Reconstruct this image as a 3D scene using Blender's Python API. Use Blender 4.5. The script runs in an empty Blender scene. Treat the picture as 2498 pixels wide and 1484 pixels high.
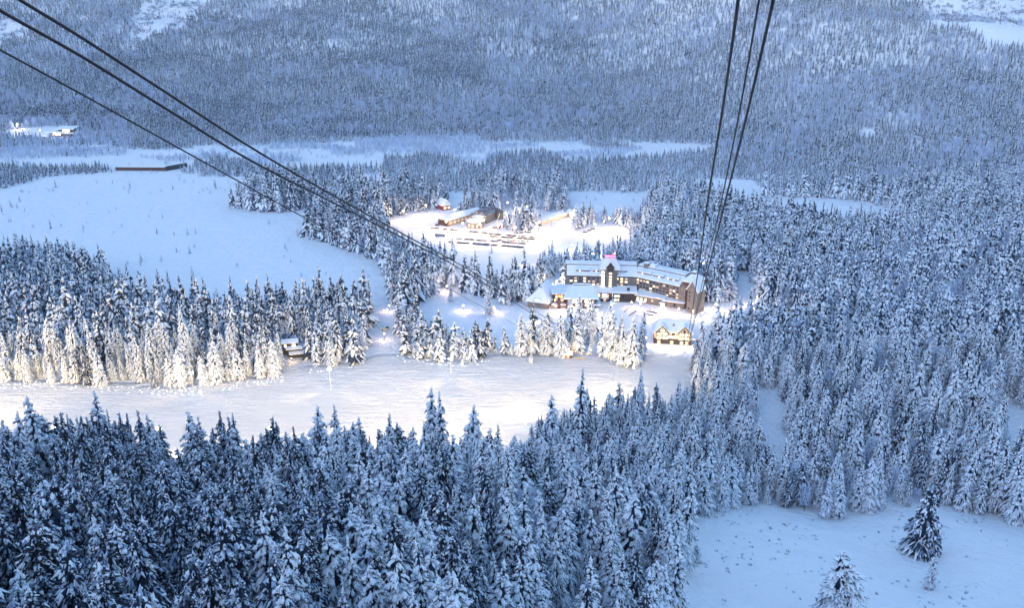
import bpy, math, random
import numpy as np
from mathutils import Vector, Matrix, Euler

SC = bpy.context.scene
COL = SC.collection
R = math.radians

# ------------------------------------------------------------------ camera
CAM_Z, PITCH, FP, CX, CY = 260.0, 20.0, 2163.0, 1249.0, 742.0
cam = bpy.data.cameras.new('camera'); cam.sensor_width = 36.0; cam.lens = 36.0*FP/(2*CX)
cam.clip_start = 0.5; cam.clip_end = 20000
camo = bpy.data.objects.new('camera', cam); COL.objects.link(camo)
camo.location = (0, 0, CAM_Z); camo.rotation_euler = (R(90-PITCH), 0, 0)
SC.camera = camo

# ------------------------------------------------------------------ sky, sun, exposure (blue dusk)
SUN_EL, SUN_AZ = 5.0, 215.0
w = bpy.data.worlds.new('World'); SC.world = w; w.use_nodes = True
nt = w.node_tree; nt.nodes.clear()
out = nt.nodes.new('ShaderNodeOutputWorld'); bg = nt.nodes.new('ShaderNodeBackground')
sky = nt.nodes.new('ShaderNodeTexSky'); sky.sky_type = 'NISHITA'; sky.sun_disc = False
sky.sun_elevation = R(SUN_EL); sky.sun_rotation = R(SUN_AZ); sky.ozone_density = 4.0
sky.air_density = 1.3; sky.dust_density = 0.3; sky.altitude = 300
tint = nt.nodes.new('ShaderNodeVectorMath'); tint.operation = 'MULTIPLY'; tint.inputs[1].default_value = (1.70, 1.18, .99)   # dusk: pink-violet cast over the blue
nt.links.new(sky.outputs[0], tint.inputs[0]); nt.links.new(tint.outputs[0], bg.inputs['Color']); bg.inputs['Strength'].default_value = 0.15
nt.links.new(bg.outputs[0], out.inputs['Surface'])
sl = bpy.data.lights.new('sun', 'SUN'); sl.energy = 0.12; sl.angle = R(40); sl.color = (1, .88, .9)
so = bpy.data.objects.new('sun', sl); COL.objects.link(so)
sd = Vector((math.sin(R(SUN_AZ))*math.cos(R(SUN_EL+25)), math.cos(R(SUN_AZ))*math.cos(R(SUN_EL+25)), math.sin(R(SUN_EL+25))))
so.rotation_euler = sd.to_track_quat('Z', 'Y').to_euler(); so.location = (0, -200, 700)
SC.view_settings.view_transform = 'Standard'; SC.view_settings.look = 'None'
SC.view_settings.exposure = 2.80; SC.view_settings.gamma = 1.0
SC.render.engine = 'CYCLES'
SC.cycles.use_denoising = True
SC.cycles.max_bounces = 5; SC.cycles.diffuse_bounces = 3
SC.cycles.transparent_max_bounces = 4; SC.cycles.sample_clamp_indirect = 4.0

# ------------------------------------------------------------------ terrain height
_T = np.random.RandomState(5).rand(256, 256)
def vnoise(x, y):
    x = np.asarray(x, float); y = np.asarray(y, float)
    xi = np.floor(x).astype(int); yi = np.floor(y).astype(int)
    fx = x-xi; fy = y-yi; fx = fx*fx*(3-2*fx); fy = fy*fy*(3-2*fy)
    a = _T[xi % 256, yi % 256]; b = _T[(xi+1) % 256, yi % 256]
    c = _T[xi % 256, (yi+1) % 256]; d = _T[(xi+1) % 256, (yi+1) % 256]
    return (a*(1-fx)+b*fx)*(1-fy)+(c*(1-fx)+d*fx)*fy
def fbm(x, y, o=4):
    s = 0; a = .5
    for k in range(o):
        s = s+a*(vnoise(x*2**k+17.3*k, y*2**k+9.1*k)-.5)*2; a *= .5
    return s
def sstep(a, b, x):
    t = np.clip((x-a)/(b-a), 0, 1); return t*t*(3-2*t)
def splus(x, w): return np.where(x/w > 20, x, w*np.log1p(np.exp(np.clip(x/w, -50, 20))))
def foot(x): return 1610-560*sstep(120, 650, x)+40*np.sin(x/170.)
def height(x, y):
    x = np.asarray(x, float); y = np.asarray(y, float)
    sl = np.interp(x+fbm(y/80., x/90.)*12, [-160, -10, 60, 150], [.475, .425, .33, .23])
    z = sl*splus(465-y, 22.)
    s = splus(y-foot(x), 25.)
    z = z+.10*s+.00022*s*s
    z = z+fbm(x/260., y/200., 4)*46*sstep(80, 700, s)
    z = z+fbm(x/70.+40, y/70., 3)*3.2*sstep(60, 260, s)
    z = z+fbm(x/60., y/60.+7, 3)*2.2*sstep(470, 380, y)
    z = z+fbm(x/90.+3, y/90., 2)*.7
    return z
def ray(px, py):
    a = (px-CX)/FP; b = (CY-py)/FP; p = R(PITCH)
    return Vector((a, math.cos(p)+b*math.sin(p), -math.sin(p)+b*math.cos(p)))
def gp(px, py, lift=0.0):
    """ground point seen at picture position (2498 wide)"""
    d = ray(px, py); t0 = t = 60.0
    while t < 6000:
        x, y, z = d.x*t, d.y*t, CAM_Z+d.z*t
        if z < float(height(x, y))+lift: break
        t0 = t; t += max(2.0, t*.01)
    for _ in range(18):
        m = (t0+t)/2
        if CAM_Z+d.z*m < float(height(d.x*m, d.y*m))+lift: t = m
        else: t0 = m
    x, y = d.x*t, d.y*t
    return Vector((x, y, float(height(x, y))))
def proj(x, y, z):
    p = R(PITCH); zz = np.asarray(z)-CAM_Z
    dep = y*math.cos(p)-zz*math.sin(p); up = y*math.sin(p)+zz*math.cos(p)
    dep = np.where(dep < 1, 1, dep)
    return CX+FP*x/dep, CY-FP*up/dep, dep

# ------------------------------------------------------------------ materials
def mat(name, col, rough=.7, emit=None, estr=0, metal=0.0, bump=None, vary=0.0, noise=None):
    m = bpy.data.materials.new(name); m.use_nodes = True; t = m.node_tree
    b = t.nodes['Principled BSDF']; b.inputs['Base Color'].default_value = (*col, 1)
    b.inputs['Roughness'].default_value = rough; b.inputs['Metallic'].default_value = metal
    b.inputs['Specular IOR Level'].default_value = .3
    if emit: b.inputs['Emission Color'].default_value = (*emit, 1); b.inputs['Emission Strength'].default_value = estr
    if noise:
        n = t.nodes.new('ShaderNodeTexNoise'); n.inputs['Scale'].default_value = noise[0]; n.inputs['Detail'].default_value = 4
        g = t.nodes.new('ShaderNodeTexCoord'); t.links.new(g.outputs['Object'], n.inputs['Vector'])
        mx = t.nodes.new('ShaderNodeMixRGB'); mx.inputs[1].default_value = (*col, 1); mx.inputs[2].default_value = (*noise[1], 1)
        r = t.nodes.new('ShaderNodeValToRGB'); r.color_ramp.elements[0].position = .42; r.color_ramp.elements[1].position = .62
        t.links.new(n.outputs['Fac'], r.inputs[0]); t.links.new(r.outputs[0], mx.inputs[0]); t.links.new(mx.outputs[0], b.inputs['Base Color'])
    if vary:
        o = t.nodes.new('ShaderNodeObjectInfo'); hsv = t.nodes.new('ShaderNodeHueSaturation')
        mr = t.nodes.new('ShaderNodeMapRange'); mr.inputs['To Min'].default_value = 1-vary; mr.inputs['To Max'].default_value = 1+vary
        t.links.new(o.outputs['Random'], mr.inputs['Value']); t.links.new(mr.outputs[0], hsv.inputs['Value'])
        hsv.inputs['Color'].default_value = (*col, 1); t.links.new(hsv.outputs[0], b.inputs['Base Color'])
    if bump:
        n = t.nodes.new('ShaderNodeTexNoise'); n.inputs['Scale'].default_value = bump[0]; n.inputs['Detail'].default_value = 5
        g = t.nodes.new('ShaderNodeTexCoord'); t.links.new(g.outputs['Object'], n.inputs['Vector'])
        bp = t.nodes.new('ShaderNodeBump'); bp.inputs['Strength'].default_value = bump[1]; bp.inputs['Distance'].default_value = bump[2]
        t.links.new(n.outputs['Fac'], bp.inputs['Height']); t.links.new(bp.outputs[0], b.inputs['Normal'])
    return m
M_SNOW = mat('fresh_snow', (.80, .84, .90), .6, bump=(.6, .5, .3))
M_TSNOW = mat('branch_snow', (.80, .86, .94), .7, bump=(1.1, .6, .4), noise=(.9, (.80, .86, .94)))
M_FROST = mat('frosted_needles', (.30, .38, .52), .8, vary=.35)  # blue of the dusk shade inside the crowns is put into this colour
M_NEEDLE = mat('dark_needles', (.016, .026, .05), .8, vary=.4)
# needle tips showing through the branch snow: a speckle with its own shape
_t = M_TSNOW.node_tree
for _n in _t.nodes:
    if _n.type == 'MIX_RGB': _n.inputs[2].default_value = (.20, .27, .40, 1)
    if _n.type == 'VALTORGB': _n.color_ramp.elements[0].position = .60; _n.color_ramp.elements[1].position = .70
M_BARK = mat('bark', (.05, .042, .04), .9)
M_RIME = mat('rime_twigs', (.52, .60, .76), .8, vary=.15)  # rime is near white; ambient dusk blue is put into the colour

# ------------------------------------------------------------------ mesh builder
class MB:
    def __init__(s): s.v = []; s.f = []; s.m = []
    def add(s, vs, fs, m=0):
        n = len(s.v); s.v += [tuple(q) for q in vs]
        s.f += [tuple(i+n for i in q) for q in fs]; s.m += [m]*len(fs)
    def box(s, c, sz, rz=0.0, m=0, top=None):
        x, y, z = sz[0]/2, sz[1]/2, sz[2]; tx, ty = (x, y) if top is None else (top[0]/2, top[1]/2)
        ca, sa = math.cos(rz), math.sin(rz)
        P = [(-x, -y, 0), (x, -y, 0), (x, y, 0), (-x, y, 0), (-tx, -ty, z), (tx, -ty, z), (tx, ty, z), (-tx, ty, z)]
        P = [(c[0]+a*ca-b*sa, c[1]+a*sa+b*ca, c[2]+d) for a, b, d in P]
        s.add(P, [(3, 2, 1, 0), (4, 5, 6, 7), (0, 1, 5, 4), (1, 2, 6, 5), (2, 3, 7, 6), (3, 0, 4, 7)], m)
    def tube(s, pts, rad, n=6, m=0, cap=True):
        pts = [Vector(p) for p in pts]; rad = rad if hasattr(rad, '__len__') else [rad]*len(pts)
        rings = []
        for i, p in enumerate(pts):
            d = (pts[min(i+1, len(pts)-1)]-pts[max(i-1, 0)]).normalized()
            a = d.orthogonal().normalized() if i == 0 else (pa-d*pa.dot(d)).normalized()
            pa = a; b = d.cross(a)
            rings.append([p+(a*math.cos(2*math.pi*k/n)+b*math.sin(2*math.pi*k/n))*rad[i] for k in range(n)])
        vs = [q for r_ in rings for q in r_]; fs = []
        for i in range(len(pts)-1):
            for k in range(n):
                k2 = (k+1) % n; fs.append((i*n+k, i*n+k2, (i+1)*n+k2, (i+1)*n+k))
        if cap: fs += [tuple(range(n))[::-1], tuple((len(pts)-1)*n+k for k in range(n))]
        s.add(vs, fs, m)
    def mesh(s, name, mats, smooth=False):
        me = bpy.data.meshes.new(name); me.from_pydata(s.v, [], s.f)
        for q in mats: me.materials.append(q)
        me.polygons.foreach_set('material_index', np.array(s.m, dtype=np.int32))
        if smooth: me.polygons.foreach_set('use_smooth', np.ones(len(s.f), dtype=bool))
        me.update(); return me
    def obj(s, name, mats, parent=None, smooth=False, loc=(0, 0, 0), rz=0.0):
        mats = mats if isinstance(mats, (list, tuple)) else [mats]
        o = bpy.data.objects.new(name, s.mesh(name, mats, smooth)); COL.objects.link(o)
        if parent: o.parent = parent
        o.location = loc; o.rotation_euler = (0, 0, rz); return o
_U = ['zero','one','two','three','four','five','six','seven','eight','nine','ten','eleven','twelve','thirteen','fourteen','fifteen','sixteen','seventeen','eighteen','nineteen']
_D = ['', '', 'twenty','thirty','forty','fifty','sixty','seventy','eighty','ninety']
def words(k):
    k = int(round(k)); return 'one hundred' if k >= 100 else _U[max(k, 0)] if k < 20 else _D[k//10]+('-'+_U[k % 10] if k % 10 else '')
def place(x, y): return 'about %s percent across and %s percent down the photo' % (words(x/24.98), words(y/14.84))
def tag(o, label=None, cat=None, group=None, kind=None):
    if label: o['label'] = label
    if cat: o['category'] = cat
    if group: o['group'] = group
    if kind: o['kind'] = kind
    return o
def empty(name, loc, rz=0.0):
    o = bpy.data.objects.new(name, None); COL.objects.link(o); o.location = loc; o.rotation_euler = (0, 0, rz)
    o.empty_display_size = .5; return o
def copy_tree(o, parent=None):
    c = o.copy(); COL.objects.link(c)
    if parent: c.parent = parent
    for ch in list(o.children): copy_tree(ch, c)
    return c

# ------------------------------------------------------------------ clearings (picture outlines of open GROUND)
def poly(*a): return np.array(a, float)
FIELD = poly((-400,475),(0,462),(120,432),(280,421),(480,423),(650,427),(665,452),(610,480),(562,508),(700,520),(835,492),(800,520),(762,535),(748,578),(800,598),(900,625),(950,680),(960,745),(900,752),(830,756),(740,765),(640,775),(600,795),(540,785),(480,768),(400,760),(330,742),(270,708),(235,682),(160,655),(60,645),(0,648),(-400,660))
BARNZ = poly((268,380),(440,380),(448,436),(268,436))
ISL = [poly((-60,372),(60,360),(200,362),(310,364),(300,380),(180,384),(60,390),(-60,392)), poly((860,342),(960,336),(1170,334),(1185,372),(1100,378),(990,372),(880,374)), poly((1340,376),(1450,366),(1570,364),(1500,384),(1400,390)), poly((560,392),(640,378),(720,384),(740,398),(620,402)), poly((1180,352),(1300,350),(1320,360),(1200,366)), poly((620,356),(760,352),(780,362),(660,366)), poly((330,386),(520,378),(560,388),(420,396)), poly((780,362),(860,358),(900,376),(820,380))]
FING = [poly((230,346),(420,350),(480,362),(380,366),(260,360)), poly((930,385),(1040,378),(1120,392),(1080,412),(940,412)), poly((1200,378),(1330,372),(1380,392),(1300,410),(1180,408)), poly((1420,346),(1500,350),(1560,362),(1450,364)), poly((470,395),(560,392),(640,402),(640,430),(480,432))]
GROVE = [poly((1236,543),(1296,534),(1326,548),(1320,566),(1262,572),(1234,560)), poly((1140,500),(1250,492),(1250,512),(1200,524),(1165,512)), poly((1410,540),(1440,536),(1436,556),(1400,568))]
RIVER = poly((-400,366),(0,364),(300,352),(600,356),(850,347),(1130,346),(1400,346),(1660,350),(1760,356),(1700,372),(1560,385),(1400,398),(1100,405),(960,408),(800,412),(620,410),(480,414),(280,411),(0,408),(-400,412))
GAP1 = poly((820,432),(935,426),(932,470),(842,472))
LOT = poly((935,545),(960,528),(1040,515),(1085,512),(1085,496),(1120,492),(1122,512),(1160,518),(1250,510),(1380,520),(1420,528),(1440,548),(1500,545),(1535,556),(1545,600),(1440,632),(1400,640),(1330,634),(1100,640),(1050,645),(1010,625),(965,590))
LOTSNOW = poly((1055,590),(1100,606),(1330,618),(1318,668),(1290,700),(1240,712),(1180,708),(1130,700),(1092,660))
BACK1 = poly((1085,468),(1195,470),(1180,500),(1130,505),(1100,498))
BACK2 = poly((1362,472),(1450,466),(1600,470),(1620,500),(1540,538),(1400,535),(1390,500))
PONDS = poly((1688,441),(1760,436),(1842,438),(1862,480),(1950,482),(2060,484),(2190,512),(2180,560),(2060,570),(1960,560),(1880,545),(1800,520),(1700,480))
NOTCH = poly((2095,318),(2128,315),(2135,335),(2100,340))
HOTEL = poly((1030,738),(1088,692),(1120,700),(1150,722),(1205,738),(1285,738),(1300,714),(1335,694),(1345,666),(1370,668),(1378,704),(1560,706),(1690,732),(1716,738),(1782,738),(1785,672),(1812,662),(1842,690),(1852,764),(1960,768),(1960,800),(1840,818),(1760,838),(1705,845),(1702,890),(1690,900),(1570,905),(1560,868),(1440,858),(1250,856),(1160,852),(1100,836),(1040,822),(1005,775))
HOTELB = poly((1535,628),(1612,638),(1612,668),(1540,662)); HOTELC = poly((1685,640),(1726,650),(1722,705),(1690,700)); HOTELD = poly((1460,600),(1472,600),(1474,680),(1460,680))
HUTC = poly((682,836),(748,836),(752,935),(682,935))
SLIT = poly((900,742),(985,742),(978,800),(970,880),(908,882),(902,825))
PISTE = poly((-500,915),(0,930),(240,938),(440,946),(520,936),(600,925),(688,915),(686,838),(736,838),(745,896),(860,888),(920,866),(965,868),(1050,878),(1130,884),(1200,868),(1300,868),(1440,864),(1500,888),(1560,892),(1572,856),(1690,880),(1700,960),(1780,965),(1700,1000),(1600,1030),(1450,1062),(1330,1100),(1280,1150),(1100,1172),(900,1172),(450,1186),(0,1160),(-500,1160))
GLADE = poly((1830,945),(1912,955),(1916,1090),(1905,1170),(1846,1165),(1828,1050))
GLADE2 = poly((2418,900),(2440,930),(2450,1000),(2600,1010),(2600,1150),(2440,1130),(2420,1000))
GLADE3 = poly((2262,905),(2295,905),(2296,1010),(2266,1010))
GLADE4 = poly((1985,700),(2010,700),(2015,770),(1990,775)); GLADE5 = poly((2060,760),(2095,765),(2090,850),(2062,840)); GLADE6 = poly((2330,680),(2360,690),(2350,760),(2330,760)); GLADE7 = poly((1990,1120),(2080,1130),(2080,1170),(2000,1165))
MEADOW = poly((1690,1262),(1780,1252),(1905,1240),(1990,1262),(2060,1275),(2140,1262),(2200,1240),(2270,1228),(2330,1250),(2400,1262),(2500,1292),(2700,1300),(3000,2600),(1560,2600),(1600,1700),(1640,1500),(1655,1380),(1682,1300))
TRACK = poly((424,1185),(468,1185),(470,1300),(462,1345),(432,1345),(440,1290))
VILLA = poly((10,318),(60,312),(150,308),(190,318),(185,338),(120,342),(60,334),(20,335))
SNOWL = poly((345,-60),(560,-60),(520,-10),(500,22),(482,20),(478,60),(462,40),(440,52),(436,80),(410,70),(392,92),(372,84),(350,104),(312,110),(318,84),(332,70),(316,52),(338,28))
SNOWL2 = poly((-200,50),(50,55),(62,84),(20,95),(-10,110),(-200,120))
SNOWL3 = poly((188,42),(228,44),(215,62))
SNOWR = poly((2240,-300),(2245,58),(2300,66),(2345,70),(2400,98),(2498,124),(2900,200),(2900,-300))
SNOWR2 = poly((1735,30),(1760,34),(1750,52)); SNOWR3 = poly((2000,60),(2025,55),(2020,68))
CLEAR = [FIELD, HUTC, BARNZ, RIVER, GAP1, LOT, LOTSNOW, HOTELB, HOTELC, HOTELD, BACK1, BACK2, PONDS, NOTCH, HOTEL, SLIT, PISTE, GLADE, GLADE2, GLADE3, GLADE4, GLADE5, GLADE6, GLADE7, MEADOW, TRACK, VILLA]
HIGH = [SNOWL, SNOWL2, SNOWL3, SNOWR, SNOWR2, SNOWR3]
def inpoly(P, x, y):
    r = np.zeros(np.shape(x), bool); n = len(P)
    for i in range(n):
        x1, y1 = P[i]; x2, y2 = P[(i+1) % n]
        if y1 == y2: continue
        c = ((y1 > y) != (y2 > y)) & (x < (x2-x1)*(y-y1)/(y2-y1)+x1)
        r ^= c
    return r
def mask(x, y, polys, jit=1.0):
    px, py, dep = proj(x, y, height(x, y))
    k = jit*700/np.maximum(dep, 200)
    px = px+fbm(x/25., y/25., 3)*22*k; py = py+fbm(x/25.+50, y/25., 3)*7*k
    r = np.zeros(np.shape(x), bool)
    for P in polys: r |= inpoly(P, px, py)
    return r & (dep > 100)

# ------------------------------------------------------------------ ground
def axis(segs):
    v = []
    for a, b, st in segs: v += list(np.arange(a, b, st))
    return np.array(v+[segs[-1][1]], float)
gx = axis([(-3200, -1400, 60), (-1400, -700, 16), (-700, 700, 7), (700, 1400, 16), (1400, 3200, 60)])
gy = axis([(-500, 60, 40), (60, 700, 5), (700, 1100, 7), (1100, 2700, 12), (2700, 4200, 60)])
X, Y = np.meshgrid(gx, gy); Z = height(X, Y)
nx, ny = len(gx), len(gy)
me = bpy.data.meshes.new('snowy_ground')
me.vertices.add(nx*ny); me.vertices.foreach_set('co', np.stack([X, Y, Z], -1).ravel())
ii, jj = np.meshgrid(np.arange(nx-1), np.arange(ny-1)); a0 = (jj*nx+ii).ravel()
q = np.stack([a0, a0+1, a0+nx+1, a0+nx], -1)
me.loops.add(q.size); me.loops.foreach_set('vertex_index', q.ravel().astype(np.int32))
me.polygons.add(len(q)); me.polygons.foreach_set('loop_start', np.arange(0, q.size, 4, dtype=np.int32))
me.update(); me.polygons.foreach_set('use_smooth', np.ones(len(q), bool))
pst = mask(X, Y, [PISTE], .3).astype(np.float32)
at = me.attributes.new('groomed', 'FLOAT', 'POINT'); at.data.foreach_set('value', pst.ravel())
# ground material: wind-packed snow, groomer and ski tracks on the piste as bump only
gm = bpy.data.materials.new('snow_ground'); gm.use_nodes = True; t = gm.node_tree; N = t.nodes; L = t.links
b = N['Principled BSDF']; b.inputs['Base Color'].default_value = (.80, .84, .90, 1); b.inputs['Roughness'].default_value = .55
b.inputs['Specular IOR Level'].default_value = .25
tc = N.new('ShaderNodeTexCoord')
def noi(sc, det, rough=.55, vec=None, dist=0):
    n = N.new('ShaderNodeTexNoise'); n.inputs['Scale'].default_value = sc; n.inputs['Detail'].default_value = det
    n.inputs['Roughness'].default_value = rough; n.inputs['Distortion'].default_value = dist
    L.new(vec if vec else tc.outputs['Object'], n.inputs['Vector']); return n.outputs['Fac']
def mth(op, a, b_, c=None):
    m = N.new('ShaderNodeMath'); m.operation = op
    for k, q_ in enumerate((a, b_, c)):
        if q_ is None: continue
        if isinstance(q_, (int, float)): m.inputs[k].default_value = q_
        else: L.new(q_, m.inputs[k])
    return m.outputs[0]
mp = N.new('ShaderNodeMapping'); mp.inputs['Scale'].default_value = (.02, .13, 0); mp.inputs['Rotation'].default_value = (0, 0, R(-9))
L.new(tc.outputs['Object'], mp.inputs['Vector'])
mp2 = N.new('ShaderNodeMapping'); mp2.inputs['Scale'].default_value = (.05, .22, 0); mp2.inputs['Rotation'].default_value = (0, 0, R(16))
L.new(tc.outputs['Object'], mp2.inputs['Vector'])
trk = mth('ADD', noi(1.6, 6, .65, mp.outputs[0], 1.4), noi(1.3, 5, .6, mp2.outputs[0], 2.0))
ga = N.new('ShaderNodeAttribute'); ga.attribute_name = 'groomed'
wild = mth('ADD', mth('MULTIPLY', noi(.07, 6, .62), 2.8), mth('MULTIPLY', noi(.8, 4, .6), .35))
hmix = mth('ADD', mth('MULTIPLY', trk, mth('MULTIPLY', ga.outputs['Fac'], 3.0)), mth('MULTIPLY', wild, 1.0))
bp = N.new('ShaderNodeBump'); bp.inputs['Strength'].default_value = .9; bp.inputs['Distance'].default_value = 1.2
L.new(hmix, bp.inputs['Height']); L.new(bp.outputs[0], b.inputs['Normal'])
me.materials.append(gm)
ground = bpy.data.objects.new('snowy_ground', me); COL.objects.link(ground)
tag(ground, 'open snow-covered valley floor and slopes', kind='structure')
# ------------------------------------------------------------------ snow-laden conifers
def frond(C, rg, p0, a, Lb, up, drp, wmax, th, sk, segs, snow, fr):
    ca, sa = math.cos(a), math.sin(a); pts = []
    for k in range(segs+1):
        s = k/segs; zz = p0[2]+Lb*(up*s-drp*s*s)+rg.uniform(-.03, .03)*Lb
        ww = wmax*(.45+1.25*s-1.3*s**4)*rg.uniform(.7, 1.3)
        if k == segs: ww = wmax*.25
        cx, cy = p0[0]+ca*Lb*s, p0[1]+sa*Lb*s; sk_ = sk*(1-.5*s)*rg.uniform(.6, 1.4); tt = th*rg.uniform(.6, 1.4)*(1 if k < segs else .4)
        j = rg.uniform(-.25, .25)*ww
        pts += [(cx-sa*ww, cy+ca*ww, zz-.3*th), (cx-sa*(ww*.45+j), cy+ca*(ww*.45+j), zz+tt*.85), (cx+sa*(ww*.45-j), cy-ca*(ww*.45-j), zz+tt), (cx+sa*ww, cy-ca*ww, zz-.3*th),
                (cx-sa*ww*.8, cy+ca*ww*.8, zz-sk_), (cx+sa*ww*.8, cy-ca*ww*.8, zz-sk_)]
    n0 = len(C.v); C.v += pts
    for k in range(segs):
        p, q_ = n0+6*k, n0+6*k+6; sm = 0 if rg.random() < snow else (1 if rg.random() < fr+.25 else 2)
        C.f += [(p, p+1, q_+1, q_), (p+1, p+2, q_+2, q_+1), (p+2, p+3, q_+3, q_+2)]; C.m += [sm]*3
        dm = 1 if rg.random() < fr else 2
        C.f += [(p+4, p, q_, q_+4), (p+3, p+5, q_+5, q_+3)]; C.m += [dm, dm]
    e = n0+6*segs
    C.f += [(e, e+1, e+2, e+3), (e, e+3, e+5, e+4)]; C.m += [0 if rg.random() < snow else 1, 1 if rg.random() < fr else 2]
def spruce(seed, H, rad, whorls, nb, segs, snow=.75, hang=.55, base=.08, lean=.0, prof=.8, double=False, split=False, fr=.6, twigs=0, wf=1.0, k_fine=True):
    """crown (and trunk): drooping fronds, each a pillow of snow over a hanging skirt of needles"""
    rg = random.Random(seed); C = MB(); T = C if not split else MB()
    ax = [rg.uniform(-1, 1)*lean, rg.uniform(-1, 1)*lean]
    tops = [(0, 0, 1.0)] + ([(rg.uniform(1.0, 1.8), rg.uniform(-1, 1), .93)] if double else [])
    for (ox, oy, hk) in tops:
        Hh = H*hk
        T.tube([(ox*.2, oy*.2, -1.5), (ox*.6+ax[0]*.5, oy*.6+ax[1]*.5, Hh*.5), (ox+ax[0], oy+ax[1], Hh*.97)], [rad*.085, rad*.055, rad*.012], 5, 3)
        nseg = 7; ring = []
        for k, (tt, rr) in enumerate([(base+.02, .40), (.35, .34), (.65, .22), (.93, .05)]):
            for j in range(nseg):
                a = 2*math.pi*j/nseg+k*.4; q_ = rad*rr*rg.uniform(.7, 1.25)
                ring.append((ox+ax[0]*tt+q_*math.cos(a), oy+ax[1]*tt+q_*math.sin(a), Hh*tt))
        C.add(ring, [(k*nseg+j, k*nseg+(j+1) % nseg, (k+1)*nseg+(j+1) % nseg, (k+1)*nseg+j) for k in range(3) for j in range(nseg)], 2)
        a0 = rg.uniform(0, 6.28); lop = rg.uniform(0, 6.28)
        for i in range(whorls):
            t_ = (i+rg.uniform(-.35, .35))/(whorls-1); t_ = min(max(t_, 0), .985)
            z = Hh*(base+(1-base)*t_**.93)
            r_ = rad*max(.13, (1-t_)**prof)*(1 if t_ > .12 else .75+t_*2)*rg.uniform(.74, 1.15)
            n = max(4, int(round(nb*(.5+.5*(1-t_)))))
            a0 += 1.1
            for j in range(n):
                if rg.random() < .08: continue
                a = a0+2*math.pi*(j+rg.uniform(-.4, .4))/n
                Lb = r_*rg.uniform(.6, 1.25)*(1+.14*math.cos(a-lop)); drp = hang*rg.uniform(.6, 1.45)*(1-.45*t_)
                wmax = min((Lb*rg.uniform(.13, .22)+.12)*wf, (.36 if k_fine else .52)*rg.uniform(.7, 1.2) if split else 9); th = wmax*rg.uniform(.6, 1.0); sk = wmax*rg.uniform(1.1, 2.0)
                zz = z+rg.uniform(-.02, .02)*Hh
                o3 = (ox+ax[0]*t_+math.cos(a)*Lb*.12, oy+ax[1]*t_+math.sin(a)*Lb*.12, zz)
                frond(C, rg, o3, a, Lb*.9, .12, drp, wmax, th, sk, segs, snow, fr)
                if twigs and Lb > .9:
                    for m_ in range(twigs):
                        s = rg.uniform(.25, .8); aa = a+rg.choice((-1, 1))*rg.uniform(.45, .9); l2 = Lb*(1.05-s)*rg.uniform(.5, .85)
                        q3 = (o3[0]+math.cos(a)*Lb*.9*s, o3[1]+math.sin(a)*Lb*.9*s, zz+Lb*.9*(.12*s-drp*s*s)-.05)
                        frond(C, rg, q3, aa, l2, -.1*s, drp*1.2, wmax*.75, th*.8, sk*.8, 1 if twigs < 4 else 2, snow, fr)
        C.tube([(ox+ax[0], oy+ax[1], Hh*.93), (ox+ax[0], oy+ax[1], Hh*.98), (ox+ax[0]+.1, oy+ax[1], Hh*1.02)], [rad*.09, rad*.07, rad*.01], 4, 0 if rg.random() < snow else 1)
    return (C, T) if split else C
TM = [M_TSNOW, M_FROST, M_NEEDLE, M_BARK]
def frosted(seed, H, rad, twigs):
    """bare broadleaf tree, every twig white with rime"""
    rg = random.Random(seed); C = MB()
    C.tube([(0, 0, -1), (0, 0, H*.35), (rg.uniform(-.5, .5), rg.uniform(-.5, .5), H*.8)], [rad*.05, rad*.04, rad*.012], 4, 1)
    for k in range(9):
        a = rg.uniform(0, 6.28); z0 = H*rg.uniform(.2, .6); l = rad*rg.uniform(.6, 1)
        p0 = Vector((0, 0, z0)); p1 = Vector((math.cos(a)*l, math.sin(a)*l, min(H*.98, z0+H*rg.uniform(.25, .4))))
        C.tube([p0, (p0+p1)/2+Vector((0, 0, -.3)), p1], [rad*.03, rad*.02, rad*.008], 3, 0, cap=False)
    for k in range(twigs):
        a = rg.uniform(0, 6.28); u = rg.random()**.5; zz = rg.uniform(.22, 1.0)
        r_ = rad*u*math.sin(math.pi*min(.98, max(.12, zz*.85)))**.7
        c = Vector((math.cos(a)*r_, math.sin(a)*r_, H*zz)); d = Vector((math.cos(a)*.6+rg.uniform(-.5, .5), math.sin(a)*.6+rg.uniform(-.5, .5), rg.uniform(.3, 1.2))).normalized()
        l = rad*rg.uniform(.15, .38); s = d.orthogonal().normalized()*rad*rg.uniform(.02, .05)
        s.rotate(Matrix.Rotation(rg.uniform(0, 6.28), 3, d))
        C.add([c-s, c+s, c+d*l+s*.4, c+d*l-s*.4], [(0, 1, 2, 3)], 0)
    return C
PROTO = bpy.data.collections.new('tree_kinds')      # sources of the instances, not linked to the scene
def proto(name, mb, mats, sm=False):
    o = bpy.data.objects.new(name, mb.mesh(name, mats, sm)); PROTO.objects.link(o); return o
NEAR = []   # (crown mesh, trunk mesh)
near_par = [(27, 5.2, 22, 8, .86, .75, .62, False, .6), (30, 4.8, 24, 8, .80, .9, .62, False, .55), (24, 5.6, 19, 8, .9, .62, .58, False, .65),
            (28, 5.0, 22, 8, .84, .95, .7, True, .6), (32, 3.9, 25, 7, .74, .8, .6, False, .45), (22, 5.0, 17, 8, .92, .7, .52, False, .7),
            (29, 5.6, 22, 9, .84, .85, .75, False, .6), (26, 4.6, 20, 8, .76, 1.0, .62, False, .5), (25, 5.7, 18, 9, .88, .6, .5, True, .6),
            (28, 5.6, 21, 8, .50, .8, .6, False, .10), (31, 5.0, 23, 8, .38, .95, .62, False, .08), (25, 6.0, 18, 9, .58, .65, .52, False, .12), (29, 5.2, 21, 8, .44, .75, .58, True, .08)]
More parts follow.
